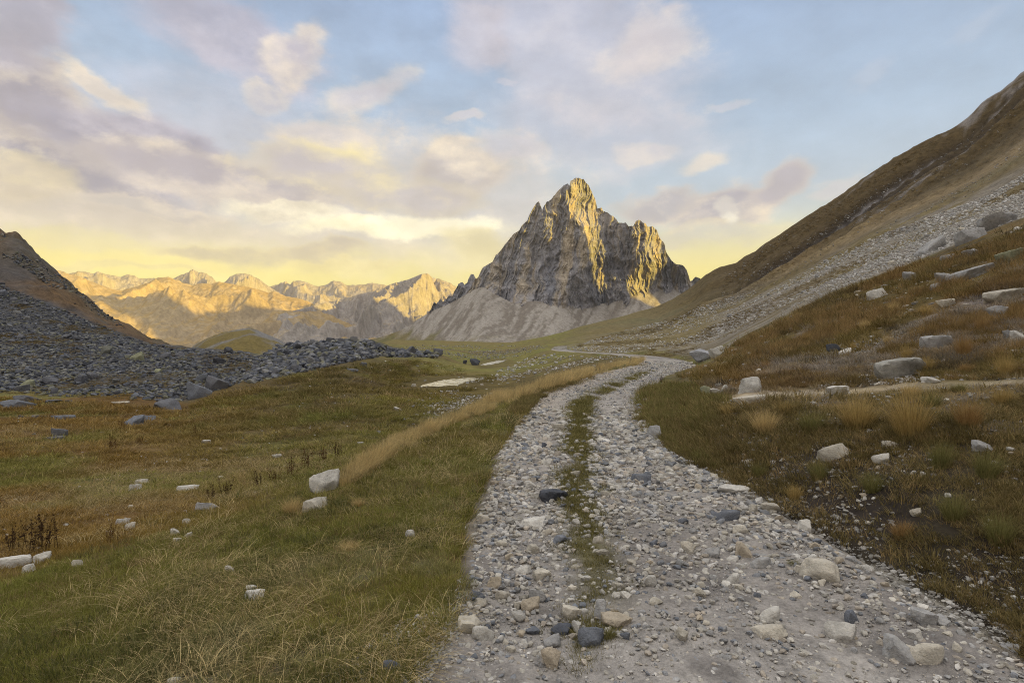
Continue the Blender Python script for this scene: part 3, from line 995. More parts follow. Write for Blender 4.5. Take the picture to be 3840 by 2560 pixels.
def build_peak():
    sk, ba = np.array(PEAK_SKY), np.array(PEAK_BASE)
    nu, nv, nb = 660, 420, 26
    px = np.linspace(1597, 2765, nu)
    ys = np.interp(px, sk[:, 0], sk[:, 1])
    yb = np.interp(px, ba[:, 0], ba[:, 1]) + 34
    Y0 = 1200.0
    x = (px - CX) / F * Y0                                       # nominal world x
    zs = CAMZ + (CY - ys) / F * Y0
    zb = CAMZ + (CY - yb) / F * Y0
    zs = zs + 4.5 * (ridged(x / 13., x * 0, 4, 301, .6) - .5) * np.clip((zs - zb) / 60, .3, 1)
    v = np.linspace(0, 1, nv)[:, None]
    z = zb[None] + (zs - zb)[None] * v
    X = np.broadcast_to(x[None], z.shape).copy()
    h = z - zb[None]
    lean = np.interp(px, [1600, 1850, 2050, 2300, 2760], [.42, .36, .20, .04, -.10])[None]
    xr = X - lean * h + 7 * fbm(X / 60., z / 90., 3, 303)
    xr = xr + 9 * fbm(X / 38., z / 24., 3, 304)
    # spurs: depth profile across the face; negative = towards the viewer
    def line(pts):
        p = np.array(pts)
        zz = CAMZ + (CY - p[:, 1]) / F * Y0
        xx = (p[:, 0] - CX) / F * Y0
        o = np.argsort(zz)
        return np.interp(z, zz[o], xx[o])
    sp1 = line([(2165, 667), (2120, 720), (2135, 790), (2180, 850), (2200, 950), (2120, 1080), (2080, 1180)])
    gul = line([(2235, 780), (2260, 850), (2290, 950), (2290, 1050), (2260, 1160)])
    sp2 = line([(2395, 827), (2385, 900), (2400, 980), (2350, 1060), (2330, 1180)])
    d = np.zeros_like(z)
    d += np.where(X < sp1, (sp1 - X) * .42, (X - sp1) * .95)
    g_at = np.abs(gul - sp1) * .95
    d = np.where(X > gul, g_at - (X - gul) * .62, d)
    g2 = g_at - np.abs(sp2 - gul) * .62
    d = np.where(X > sp2, g2 + (X - sp2) * 1.0, d)
    amp = sstep(0, 40, h)
    rib1 = ridged(xr / 44., z / 150., 3, 311, rot=False)
    rib2 = ridged(xr / 19., z / 70., 3, 313, rot=False)
    rib3 = ridged(xr / 8.0, z / 36., 3, 315, rot=False)
    blk = fbm(X / 18., z / 16., 4, 317)
    led = fbm(X / 90., z / 9., 3, 319)
    d = d - 22 * (rib1 - .45) - 20 * (rib2 - .45) * (.25 + 1.1 * vn(X / 48., z / 40., 309)) - 9.5 * (rib3 - .45) - 3.0 * (ridged(xr / 4.2, z / 14., 2, 316, rot=False) - .45) + 5 * blk + 1.0 * led + 9 * fbm(X / 70., z / 60., 3, 318) - 15 * (ridged((X + .55 * z) / 85., (z - .55 * X) / 170., 3, 320) - .45) - 9 * (ridged((X - .35 * z) / 60., (z + .35 * X) / 120., 3, 322) - .45)
    # detached lit pillar in mid face
    pil = np.exp(-((X - (2192 - CX) / F * Y0) / 9) ** 2) * sstep(1010, 880, CY - (z - CAMZ) / Y0 * F) * sstep(825, 850, CY - (z - CAMZ) / Y0 * F)
    d = d - 16 * pil
    Yd = Y0 + .50 * h + d - 20
    # keep each point on its photo bearing at its own depth
    k = Yd / Y0
    front = np.stack([X * k, Yd, CAMZ + (z - CAMZ) * k], -1)
    bot = np.convolve(np.pad(Yd[14], 30, 'edge'), np.ones(61) / 61, 'valid')
    # back of the mountain
    top = front[-1]
    w = np.linspace(0, 1, nb)[1:, None]
    bx = np.broadcast_to(top[None, :, 0], (nb - 1, nu)) + 20 * fbm(np.broadcast_to(x[None], (nb - 1, nu)) / 40., w * 5 + 0 * x[None], 3, 321) * w
    by = top[None, :, 1] + (top[None, :, 2] + 10) * .85 * w
    bz = top[None, :, 2] * (1 - w) - 15 * w
    P = np.concatenate([front, np.stack([bx, by, bz], -1)], 0)
    # colour: grey limestone with ochre and blue-grey streaks that follow the strata
    sx = fbm(xr / 14., z / 170., 4, 331)
    s2 = fbm(X / 45., z / 45., 4, 333)
    c = np.empty(z.shape + (3,))
    c[:] = (.285, .27, .275)
    c = mixc(c, (.195, .188, .20), sstep(-.05, .4, sx))
    c = mixc(c, (.40, .325, .225), sstep(.05, .4, -sx + .4 * s2) * .75)
    c = mixc(c, (.22, .225, .25), sstep(.10, .4, s2) * sstep(120, 50, h) * .7)
    c = mixc(c, (.19, .175, .16), sstep(.55, .9, rib3) * 0)
    c = c * (1 + .22 * fbm(xr / 4., z / 30., 3, 335))[..., None]
    C = np.concatenate([c, np.broadcast_to(c[-1:], (nb - 1, nu, 3))], 0)
    m = land_mat('limestone_cliff', .10, .4, 1.4, 2.2, .42)
    o = mesh_np('mountain_peak', P.reshape(-1, 3), grid_faces(nv + nb - 1, nu)[:, ::-1], m, False, {'albedo': C.reshape(-1, 3)})
    tag(o, 'jagged grey limestone peak with sunlit golden summit', 'mountain', kind='structure')
    return px, bot


def build_talus(ppx, bot):
    ba = np.array(PEAK_BASE)
    nu, nv = 520, 170
    px = np.linspace(1340, 2800, nu)
    yt = np.interp(px, np.r_[1340, 1400, 1459, 1504, 1550, ba[:, 0]], np.r_[1286, 1271, 1257, 1236, 1216, ba[:, 1] - 28])
    yt = yt.copy()
    k = np.ones(41) / 41
    yt = np.convolve(np.pad(yt, 20, 'edge'), k, 'valid')
    Yt = np.interp(px, ppx, bot) + 16
    zt = CAMZ + (CY - yt) / F * Yt
    v = np.linspace(0, 1, nv)[:, None]
    X0 = (px - CX) / F
    drop = v ** 1.12
    L = np.maximum((zt + 14) / .60, 30)
    Yd = Yt[None] - L[None] * v
    z = zt[None] - (zt + 14)[None] * (1 - (1 - v) ** 1.25)
    # fans: gullies and debris cones fall towards the viewer's left
    xw = X0[None] * Yd
    q = xw + (Yt[None] - Yd) * .5
    q = q + 10 * fbm(xw / 45., Yd / 45., 3, 349)
    fan = ridged(q / 60., v * .8 + 0 * q, 3, 351, rot=False)
    fine = fbm(q / 11., v * 2.4 + 0 * q, 4, 353) + .5 * fbm(xw / 6., Yd / 6., 3, 354)
    bell = np.sin(np.pi * np.clip(v, 0, 1)) ** .7
    z = z + bell * (3.0 * (fan - .45) + .6 * fine) + .8 * fbm(xw / 12., Yd / 12., 3, 355)
    P = np.stack([xw, Yd, z], -1)
    c = np.empty(z.shape + (3,))
    c[:] = (.27, .24, .205)
    c = mixc(c, (.36, .325, .285), sstep(-.35, .5, fine + .5 * fbm(q / 40., v + 0 * q, 3, 357)))
    c = mixc(c, (.19, .16, .13), sstep(-.1, .5, -fine + .3 * fbm(q / 25., v * 2 + 0 * q, 3, 359)) * .75)
    Px = np.broadcast_to(px[None], z.shape)
    gr = sstep(1640, 1480, Px + 120 * fbm(xw / 30., Yd / 20., 3, 361) - 150 * (v - .5))
    gr = np.maximum(gr, sstep(.72, 1.0, v + .25 * fbm(xw / 40., Yd / 14., 3, 363)) * .7)
    gr = np.maximum(gr, sstep(2520, 2640, Px) * .7)
    c = mixc(c, (.185, .15, .062), gr)
    c = mixc(c, (.14, .13, .05), gr * sstep(0, .4, fbm(xw / 25., Yd / 25., 3, 365)))
    m = land_mat('talus_gravel', .25, 1.2, 4.0, .5, .40)
    o = mesh_np('talus_slope', P.reshape(-1, 3), grid_faces(nv, nu), m, True, {'albedo': c.reshape(-1, 3)})
    tag(o, 'pale scree fans below the cliffs of the jagged peak', 'scree slope', kind='structure')


def build_range(label, sky, Yc, base_sy, L, seed, x0=None, x1=None, nu=420, nv=150, rough=1.0, rock=(.34, .30, .265), grass=(.33, .24, .11), gm=.5, Yslope=0., back=.5, warp=0.):
    sk = np.array(sky)
    px = np.linspace(x0 or sk[0, 0], x1 or sk[-1, 0], nu)
    ys = np.interp(px, sk[:, 0], sk[:, 1])
    Y = Yc + Yslope * (px - px.mean()) / F * Yc
    x = (px - CX) / F
    zc = CAMZ + (CY - ys) / F * Y
    zb = CAMZ + (CY - base_sy) / F * (Y - L)
    hh = zc - zb
    v = np.concatenate([np.linspace(-back, 0, 24)[:-1], np.linspace(0, 1, nv)])[:, None]
    va = np.abs(v)
    Yd = Y[None] - L * v
    k = va ** .85 * (1 - .25 * np.sin(va * np.pi) * .5)
    z = zc[None] - hh[None] * np.clip(k, 0, 1)
    xw = x[None] * Yd
    s = L / 1500.
    n = ridged(xw / (480 * s) + warp * v + .25 * fbm(xw / (300 * s), Yd / (300 * s), 2, seed + 3), Yd / (900 * s), 4, seed, g=.40) - .42
    n2 = ridged(xw / (95 * s) + .5 * n, Yd / (170 * s), 4, seed + 7) - .42
    env = sstep(0, .06, va) * sstep(1.1, .8, va)
    n3 = ridged((xw + .25 * Yd) / (45 * s) + n, Yd / (260 * s), 3, seed + 8, rot=False) - .45
    z = z + rough * hh[None] * (.62 * n * sstep(0, .35, va) * env + .045 * n2 * (.3 + .7 * sstep(0, .12, va)) + .035 * n3 * env)
    z = z + rough * .012 * hh[None] * fbm(xw / (30 * s), Yd / (40 * s), 3, seed + 9)
    z = np.where(v >= 0, np.minimum(z, CAMZ + (zc[None] - CAMZ) / Y[None] * Yd + .01 * hh[None]), z)
    P = np.stack([xw, Yd, z], -1)
    gz, gx = np.gradient(z, axis=0), np.gradient(z, axis=1)
    c = np.empty(z.shape + (3,))
    c[:] = rock
    st = np.abs(gz) / (np.abs(np.gradient(Yd, axis=0)) + 1e-6)
    c = mixc(c, grass, sstep(.75, .35, st + .25 * fbm(xw / (120 * s), Yd / (120 * s), 4, seed + 11)) * gm)
    c = mixc(c, np.array(rock) * .72, sstep(.05, .4, fbm(xw / (60 * s), Yd / (60 * s), 4, seed + 13)) * .6)
    c = np.clip(c * (1 + .25 * fbm(xw / (14 * s), Yd / (14 * s), 3, seed + 15))[..., None], .02, .8)
    m = bpy.data.materials.get('far_rock') or land_mat('far_rock', .03, .12, .4, 5.0, .28)
    o = mesh_np('mountain_range', P.reshape(-1, 3), grid_faces(*z.shape), m, True, {'albedo': c.reshape(-1, 3)})
    tag(o, label, 'mountains', kind='structure')


Z1 = lambda pts: S2(pts, 0, 800, .5952)
Z2 = lambda pts: S2(pts, 1400, 600, .5952)
build_talus(*build_peak())
build_range('long golden mountain range across the valley, lit along its upper slopes',
            Z1([(-500, 330), (0, 300), (300, 345), (365, 360), (400, 368), (440, 382), (490, 392), (530, 410), (600, 440), (650, 460), (720, 480), (770, 488), (800, 474), (850, 464),
                (900, 450), (960, 424), (1000, 405), (1060, 399), (1100, 415), (1150, 434), (1210, 450), (1270, 441), (1330, 446), (1380, 430), (1430, 440), (1500, 450), (1600, 470),
                (1690, 500), (1720, 490), (1800, 520), (1900, 540), (2000, 580), (2100, 620), (2200, 660), (2350, 700), (2600, 760)]),
            3200, 1330, 1250, 401, nu=560, nv=260, rough=.9, rock=(.38, .29, .175), grass=(.36, .24, .085), gm=.8)
build_range('dark far ridge rising behind the left end of the golden range',
            Z1([(200, 400), (400, 385), (490, 368), (530, 366), (590, 379), (620, 367), (680, 384), (760, 399), (810, 382), (850, 394), (880, 411), (980, 409), (1060, 440), (1200, 500)]),
            4600, 1260, 900, 421, nu=260, nv=90)
build_range('pointed far summit behind the golden range',
            Z1([(1000, 470), (1060, 430), (1105, 404), (1150, 384), (1190, 369), (1215, 351), (1250, 369), (1300, 379), (1340, 404), (1360, 430), (1400, 460)]),
            4300, 1260, 800, 431, nu=180, nv=90)
build_range('rounded craggy far summit beside the pointed one',
            Z1([(1330, 490), (1420, 430), (1450, 394), (1490, 379), (1540, 376), (1600, 398), (1650, 424), (1690, 458), (1760, 500)]),
            3900, 1260, 700, 441, nu=180, nv=90)
build_range('farthest pale jagged crest left of the grey peak',
            Z1([(1600, 500), (1690, 464), (1720, 459), (1760, 444), (1800, 431), (1830, 449), (1850, 429), (1890, 424), (1930, 434), (1970, 454), (2010, 459), (2060, 449), (2100, 424),
                (2140, 429), (2180, 449), (2250, 449), (2352, 439), (2420, 450), (2500, 470), (2700, 480)]),
            4900, 1290, 1600, 451, nu=360, nv=120)
build_range('shadowed mountain with sunlit ribbed cliffs left of the grey peak',
            Z2([(-700, 1000), (-500, 950), (-300, 900), (-100, 850), (0, 830), (60, 814), (100, 790), (180, 764), (215, 759), (250, 745), (300, 724), (340, 719), (370, 739), (420, 749),
                (450, 764), (490, 779), (520, 799), (560, 830), (700, 900), (900, 1000)]),
            2950, 1320, 800, 461, nu=400, nv=240, rough=1.5, Yslope=.4)

# ridge added out of view to the right, its crest shaped to shade the valley and mountains
def build_shade_ridge():
    yy = np.array([-400, 0, 200, 360, 480, 510, 560, 604, 660, 710, 745, 780, 850, 920, 960, 1000, 1080, 1150, 1230, 1300, 1400, 1450, 1500, 1606, 1700, 1800, 2006, 2300, 2700])
    hh = np.array([300, 450, 600, 600, 560, 520, 420, 345, 310, 330, 560, 880, 940, 900, 780, 740, 740, 730, 720, 700, 600, 450, 420, 460, 480, 440, 330, 60, 60])
    y = np.linspace(-400, 2700, 320)
    v = np.linspace(-1, 1, 61)
    h = np.interp(y, yy, hh)[:, None] * (1 + 0 * v[None])
    Yg, Vg = np.broadcast_to(y[:, None], h.shape), np.broadcast_to(v[None], h.shape)
    x = 1750 + 560 * Vg + 30 * fbm(Yg / 200, Vg, 3, 501)
    n = ridged(x / 160., Yg / 110., 4, 503) - .45
    z = -60 + (h + 60) * (1 - np.abs(Vg) ** .9) + 70 * n * (1 - np.abs(Vg)) ** .5
    c = np.empty(z.shape + (3,))
    c[:] = (.34, .29, .24)
    o = mesh_np('mountain_range', np.stack([x, Yg, z], -1).reshape(-1, 3), grid_faces(*z.shape)[:, ::-1], bpy.data.materials['far_rock'], True, {'albedo': c.reshape(-1, 3)})
    tag(o, 'added unseen ridge beyond the right-hand hillside, shading the valley', 'mountains', kind='structure')


build_shade_ridge()

# ------------------------------------------------------------------ haze
def build_haze():
    x0, x1, y0, y1, z0, z1 = -7300, 7300, -7300, 7300, -110, 1130
    v = np.array([(x, y, z) for x in (x0, x1) for y in (y0, y1) for z in (z0, z1)], float)
    f = np.array([(0, 1, 3, 2), (4, 6, 7, 5), (0, 4, 5, 1), (2, 3, 7, 6), (0, 2, 6, 4), (1, 5, 7, 3)])
    m = bpy.data.materials.new('valley_haze')
    m.use_nodes = True
    nt = m.node_tree
    nt.nodes.clear()
    out = nt.nodes.new('ShaderNodeOutputMaterial')
    pv = nt.nodes.new('ShaderNodeVolumePrincipled')
    pv.inputs['Color'].default_value = (.95, .93, .92, 1)
    pv.inputs['Density'].default_value = HAZE
    pv.inputs['Anisotropy'].default_value = 0.0
    nt.links.new(pv.outputs[0], out.inputs['Volume'])
    o = mesh_np('haze', v, f, m, False)
    tag(o, 'thin valley haze that softens the far mountains', 'haze', kind='stuff')


HAZE = 0.5e-4
if HAZE:
    build_haze()

# ------------------------------------------------------------------ rocks
import bmesh
ICO = {}


def ico(sub):
    if sub not in ICO:
        bm = bmesh.new()
        bmesh.ops.create_icosphere(bm, subdivisions=sub, radius=1.0)
        v = np.array([x.co[:] for x in bm.verts])
        f = np.array([[q.index for q in x.verts] for x in bm.faces])
        bm.free()
        ICO[sub] = (v / np.linalg.norm(v, axis=1)[:, None], f)
    return ICO[sub]


def rock_material():
    m, nt, b = node_mat('weathered_rock')
    g = NT(nt)
    pos = g.n('ShaderNodeNewGeometry').outputs['Position']
    t = g.attr('tint', 'INSTANCER')
    n1, n2, n3 = g.noise(pos, 1.6, 5, .6), g.noise(pos, 11, 5, .65), g.noise(pos, 70, 3, .6)
    v = g.math('ADD', g.math('MULTIPLY', n1, .40), g.math('ADD', g.math('MULTIPLY', n2, .4), g.math('MULTIPLY', n3, .2)))
    colr = g.scale(t, g.rng(v, .36, .64, .52, 1.34))
    colr = g.mix(g.rng(g.noise(pos, 6.0, 5, .7), .56, .68, 0, .55, True), colr, g.mix(.5, colr, (.16, .13, .085)))
    colr = g.mix(g.rng(g.noise(pos, 17.0, 4, .7), .62, .70, 0, .5, True), colr, g.mix(.6, colr, (.09, .09, .095)))
    g.set(b.inputs['Base Color'], colr)
    g.set(b.inputs['Normal'], g.bump(v, .9, .045))
    return m


M_ROCK = rock_material()


def rock_mesh(name, seed, sub=3, kind='block'):
    v, f = ico(sub)
    r_ = np.random.default_rng(seed)
    npl, k, lo = {'block': (12, 26, .55), 'round': (14, 12, .68), 'slab': (12, 30, .55), 'shard': (9, 34, .45)}[kind]
    n = r_.normal(size=(npl, 3))
    n /= np.linalg.norm(n, axis=1)[:, None]
    if kind == 'slab':
        n[0], n[1] = (.08, .05, 1), (.05, -.1, -1)
    d = r_.uniform(lo, 1.0, npl)
    if kind == 'slab':
        d[0] = d[1] = .55
    n = np.concatenate([n, np.eye(3), -np.eye(3)])
    d = np.concatenate([d, np.full(6, 1.05)])
    dots = np.maximum(v @ n.T, 0) / d
    r = (dots ** k).sum(1) ** (-1.0 / k)
    p = v * r[:, None]
    a = .10 if kind != 'round' else .06
    q = seed * 3.7
    dis = a * fbm(p[:, 0] * 1.7 + p[:, 2] * 1.1 + q, p[:, 1] * 1.7 - p[:, 2] * 1.3, 4, seed)
    dis += .055 * fbm(p[:, 0] * 5 + p[:, 2] * 4 + q, p[:, 1] * 5 - p[:, 2] * 4, 4, seed + 3, .6)
    dis -= .05 * sstep(.62, .85, ridged(p[:, 0] * 2.2 + p[:, 2] * 1.9 + q, p[:, 1] * 2.2 - p[:, 2] * 2.1, 2, seed + 6))
    if kind in ('slab', 'shard'):
        dis += .05 * (ridged(p[:, 2] * 4.5 + .5 * p[:, 0] + q, p[:, 0] * .5, 2, seed + 5, rot=False) - .5)
    p = p * (1 + dis)[:, None]
    lo_, hi = p.min(0), p.max(0)
    p = (p - (lo_ + hi) / 2) / ((hi - lo_) / 2)
    o = mesh_np(name, p, f, M_ROCK, True, link=False)
    me = o.data
    bpy.data.objects.remove(o)
    try:
        me.set_sharp_from_angle(angle=R(38 if kind != 'round' else 60))
    except Exception:
        pass
    return me


KINDS = ('block', 'round', 'slab', 'shard')
ROCKS = {k: [rock_mesh('stone', 900 + 50 * i + j, 3, k) for j in range(6)] for i, k in enumerate(KINDS)}
HERO = {k: [rock_mesh('boulder', 1500 + 50 * i + j, 4, k) for j in range(5)] for i, k in enumerate(KINDS)}


def rot_on_slope(x, y, th, amount=.7):
    e = .25 + .02 * math.hypot(x, y)
    gx = float(gh(x + e, y) - gh(x - e, y)) / (2 * e)
    gy = float(gh(x, y + e) - gh(x, y - e)) / (2 * e)
    from mathutils import Vector, Matrix
    n = Vector((-gx * amount, -gy * amount, 1)).normalized()
    q = Vector((0, 0, 1)).rotation_difference(n)
    return (q.to_matrix() @ Matrix.Rotation(th, 3, 'Z')).to_euler()


def put_rock(name, me, P, w, h, tint, depth=.75, rz=None, bury=.5, slope=.6, tilt=0.0):
    """a stone whose visible width is w and visible height is h (metres), its front foot at P"""
    x, y = P[0], P[1]
    r = math.hypot(x, y)
    dpt = w * depth
    cx_, cy_ = x + x / r * dpt * .32, y + y / r * dpt * .32
    u = float(road_uv(cx_, cy_)[0])
    gz = float(road_z(cx_, cy_)) if abs(u) < 1.02 else float(gh(cx_, cy_))
    hz = h * (.5 + bury * .5)
    o = bpy.data.objects.new(name, me)
    COL.objects.link(o)
    o.location = (cx_, cy_, gz + h - hz)
    th = -math.atan2(x, y) + (random.uniform(-.35, .35) if rz is None else rz)
    e = rot_on_slope(cx_, cy_, th, slope)
    e.y += tilt
    o.rotation_euler = e
    o.scale = (w / 2, dpt / 2, hz)
    o['tint'] = tint
    return o


CR, WH, GR, BL, DK, TAN, LIC, SL = ((.50, .455, .38), (.54, .51, .46), (.35, .34, .33), (.19, .20, .225), (.085, .09, .105), (.43, .365, .28), (.26, .26, .17), (.15, .15, .162))
# (x, y of the foot, width, height in photo pixels, kind, tint, short name for its neighbours' labels, label)
TRACK = [
    (2077, 1905, 112, 36, 'slab', DK, 'dark slate slab', 'long dark slate slab lying across the left wheel track by the grass strip'),
    (2403, 1829, 78, 26, 'slab', BL, 'blue-grey flat stone', 'blue-grey flat stone lying alone in the right wheel track'),
    (2723, 1979, 91, 37, 'round', BL, 'rounded slate stone', 'rounded slate-blue stone near the right edge of the track'),
    (3075, 2222, 150, 66, 'round', CR, 'big cream boulder', 'big smooth cream boulder set in gravel below the dark bank'),
    (3152, 2443, 104, 66, 'block', WH, 'blocky white stone', 'blocky white stone with square corners, in front of the big cream boulder'),
    (2885, 2382, 91, 46, 'round', WH, 'domed white stone', 'domed white stone left of the blocky white one'),
    (2885, 2446, 140, 34, 'round', CR, 'half-buried cream slab', 'half-buried wide cream slab in front of the domed white stone'),
    (3372, 2530, 108, 72, 'block', GR, 'grey speckled boulder', 'grey speckled boulder at the bottom edge, left of its paler twin'),
    (3466, 2548, 118, 70, 'round', CR, 'pale twin boulder', 'pale rounded boulder at the bottom edge touching the grey speckled one'),
    (3467, 2409, 88, 48, 'slab', GR, 'striped grey stone', 'striped grey slab by the right edge above the pair of boulders'),
    (3778, 2473, 81, 46, 'shard', GR, 'pointed corner stone', 'pointed grey stone in the dark bottom right corner of the track'),
    (2790, 2115, 64, 50, 'block', TAN, 'tan wedge stone', 'tan wedge-shaped stone standing in the right wheel track'),
    (2672, 2125, 54, 34, 'block', GR, 'small grey lump', 'small grey lump in the gravel between two tan stones'),
    (2581, 2117, 56, 40, 'block', CR, 'cream pyramid stone', 'cream pyramid-shaped stone left of the small grey lump'),
    (2848, 2164, 74, 40, 'round', GR, 'flat grey dome', 'flat grey dome right of the tan wedge stone'),
    (3017, 2014, 57, 32, 'block', WH, 'white kerb stone', 'white angular stone on the dirt foot of the right bank'),
    (2775, 2027, 58, 28, 'round', CR, 'oval cream stone', 'oval cream stone in front of the rounded slate-blue stone'),
    (2747, 2230, 54, 30, 'round', WH, 'white egg stone', 'white egg-shaped stone by a damp patch in the right track'),
    (2216, 2482, 96, 66, 'block', BL, 'blue-grey angular boulder', 'blue-grey angular boulder beside grass at the middle of the track'),
    (2067, 2557, 78, 66, 'block', TAN, 'tall tan block', 'tall tan block cut by the bottom edge of the picture'),
    (2251, 2375, 51, 62, 'block', GR, 'upright grey stone', 'upright grey stone next to the grass tuft above the blue-grey boulder'),
    (2017, 2294, 68, 46, 'block', GR, 'grey topping stone', 'grey stone leaning on a tan one in the left wheel track'),
    (1990, 2337, 74, 46, 'block', TAN, 'tan leaning stone', 'tan stone with a grey one leaning on it in the left track'),
    (1888, 2301, 64, 38, 'round', CR, 'smooth cream stone', 'smooth cream stone left of the two leaning stones'),
    (1760, 2384, 96, 46, 'slab', CR, 'cream loaf stone', 'long cream loaf-shaped stone at the left edge of the gravel'),
    (1810, 2457, 86, 46, 'round', WH, 'white mound stone', 'white mound of stone in front of the cream loaf'),
    (1794, 2260, 58, 28, 'block', BL, 'bluish edge stone', 'bluish low stone at the left gravel edge'),
    (1854, 2254, 62, 32, 'block', TAN, 'tan flat stone', 'tan flat stone just right of the bluish edge stone'),
    (1469, 2514, 70, 34, 'round', BL, 'lone blue stone', 'lone blue stone on the trampled grass left of the gravel'),
    (2145, 2362, 74, 38, 'slab', CR, 'cream wedge', 'cream wedge left of the upright grey stone'),
    (2033, 2210, 72, 34, 'slab', CR, 'long cream chip', 'long cream chip in the middle of the left wheel track'),
    (2104, 2419, 78, 30, 'shard', DK, 'black jagged stone', 'black jagged stone in front of the cream wedge'),
    (2314, 2418, 116, 30, 'slab', TAN, 'sandy bar of rock', 'sandy bar of rock half hidden by grass tuft in mid track'),
    (2054, 1772, 38, 24, 'block', WH, 'white cube stone', 'white cube-like stone beyond the dark slate slab'),
    (1990, 1850, 44, 22, 'block', WH, 'pale brick stone', 'pale brick-shaped stone left beyond the dark slate slab'),
    (2094, 1634, 51, 26, 'slab', CR, 'tilted cream plate', 'tilted cream plate far up the left wheel track'),
    (2454, 1659, 62, 38, 'block', GR, 'grey verge boulder', 'grey boulder on the right verge beside bright green grass'),
    (2048, 1696, 34, 17, 'block', DK, 'small dark stone', 'small dark stone beside the far end of the grass strip'),
    (1760, 1992, 68, 18, 'slab', WH, 'thin white plate', 'thin white plate of rock at the left grass edge'),
    (2000, 2006, 108, 26, 'slab', WH, 'broad white bedrock', 'broad white bedrock patch showing through the left track'),
    (2348, 2313, 40, 26, 'block', WH, 'paired white stone', 'right one of two small white stones past the grass tuft'),
    (2312, 2309, 32, 25, 'block', WH, 'left paired stone', 'left one of two small white stones past the grass tuft'),
    (2243, 2090, 44, 27, 'round', CR, 'cream knob', 'cream knob at the near end of the grass strip'),
    (2892, 1930, 70, 28, 'slab', CR, 'cream bank slab', 'cream slab sticking out of the right bank above the track'),
    (2821, 1946, 34, 28, 'block', CR, 'cream block', 'cream block left of the slab in the right bank'),
    (2750, 1886, 110, 22, 'slab', WH, 'long pale ledge', 'long pale ledge of rock along the right edge of the track'),
]
MEADOW = [
    (1220, 1840, 112, 72, 'block', WH, 'cracked white boulder', 'large cracked white boulder standing on the crest of the left bank'),
    (1183, 1911, 112, 36, 'slab', CR, 'flat cream slab', 'flat cream slab in grass in front of the cracked white boulder'),
    (1537, 2012, 40, 25, 'round', WH, 'round white stone', 'round white stone in short grass left of the track'),
    (862, 2144, 38, 23, 'block', CR, 'cream chip', 'cream chip of stone in long dry grass'),
    (953, 2248, 72, 34, 'slab', WH, 'long white stone', 'long white stone lying in the foreground grass'),
    (943, 2212, 40, 15, 'slab', WH, 'thin white flake', 'thin white flake just behind the long white foreground stone'),
    (44, 2127, 118, 38, 'slab', WH, 'white ledge', 'white ledge of rock at the left picture edge'),
    (108, 2144, 44, 30, 'round', WH, 'white pebble', 'rounded white stone between the white ledge and a dead weed'),
    (159, 2108, 54, 36, 'block', WH, 'white knob', 'white knobbly stone at the foot of tall dead weeds'),
    (291, 2124, 36, 28, 'block', CR, 'cream nub', 'cream nub of stone at the foot of the grassy bank'),
    (507, 1838, 48, 24, 'slab', WH, 'wedge stone', 'white wedge stone, front one of a pair in brown meadow'),
    (531, 1813, 50, 17, 'slab', CR, 'low cream stone', 'low cream stone behind the white wedge in the meadow'),
    (701, 1841, 78, 22, 'slab', WH, 'long low white rock', 'long low white rock lying in brown heath'),
    (777, 1913, 82, 30, 'block', GR, 'grey humped rock', 'grey humped rock beside brown weed stalks'),
    (460, 1964, 48, 20, 'slab', WH, 'white bar', 'white bar of stone left of a cream upright one'),
    (488, 1986, 34, 28, 'block', CR, 'cream upright', 'small cream upright stone beside the white bar'),
    (700, 1964, 26, 22, 'block', WH, 'white tooth', 'small white tooth of stone above the stone cluster'),
    (657, 2002, 34, 22, 'block', WH, 'cluster stone', 'roundish white stone, biggest of the cluster below the bank'),
    (703, 2016, 34, 18, 'round', CR, 'cluster right stone', 'cream stone at the right end of the meadow cluster'),
    (666, 2030, 30, 13, 'slab', CR, 'cluster front stone', 'flat cream stone in front of the meadow cluster'),
    (408, 2000, 26, 11, 'slab', WH, 'white sliver', 'white sliver of stone by a single dark weed'),
    (652, 2562, 48, 20, 'round', WH, 'bottom white stone', 'white stone cut by the bottom edge, in foreground grass'),
    (773, 1663, 34, 14, 'shard', WH, 'far white shard', 'white shard in the pale grass of the middle meadow'),
    (1038, 1714, 36, 10, 'slab', WH, 'white flat stone', 'white flat stone in the meadow left of the weed thicket'),
    (1552, 1449, 20, 11, 'round', CR, 'pond stone', 'pale boulder at the left end of the shallow grassy pond'),
    (1491, 1541, 32, 17, 'round', WH, 'white meadow boulder', 'white domed boulder in the green hollow below the track'),
    (1421, 1624, 16, 11, 'block', GR, 'grey hollow stone', 'grey stone in the green hollow, nearest the straw verge'),
    (1351, 1664, 24, 8, 'slab', WH, 'white flat slab', 'flat white slab at the edge of the weed thicket'),
    (1536, 1504, 15, 7, 'slab', GR, 'grey flake', 'low grey stone between the pond and the domed white boulder'),
    (1614, 1478, 16, 6, 'slab', GR, 'grey plate', 'flat grey stone in front of the shallow grassy pond'),
    (1781, 1369, 40, 25, 'block', DK, 'dark pond boulder', 'big dark boulder standing at the left end of the yellow pond'),
    (1743, 1364, 15, 15, 'shard', DK, 'pointed dark rock', 'small pointed dark rock left of the big pond boulder'),
    (1363, 1374, 26, 15, 'shard', BL, 'bluish mound rock', 'bluish rock on the brown mound, below the dark boulder ridge'),
    (1322, 1392, 44, 9, 'slab', BL, 'bluish mound slab', 'bluish flat slab on the brown mound'),
]
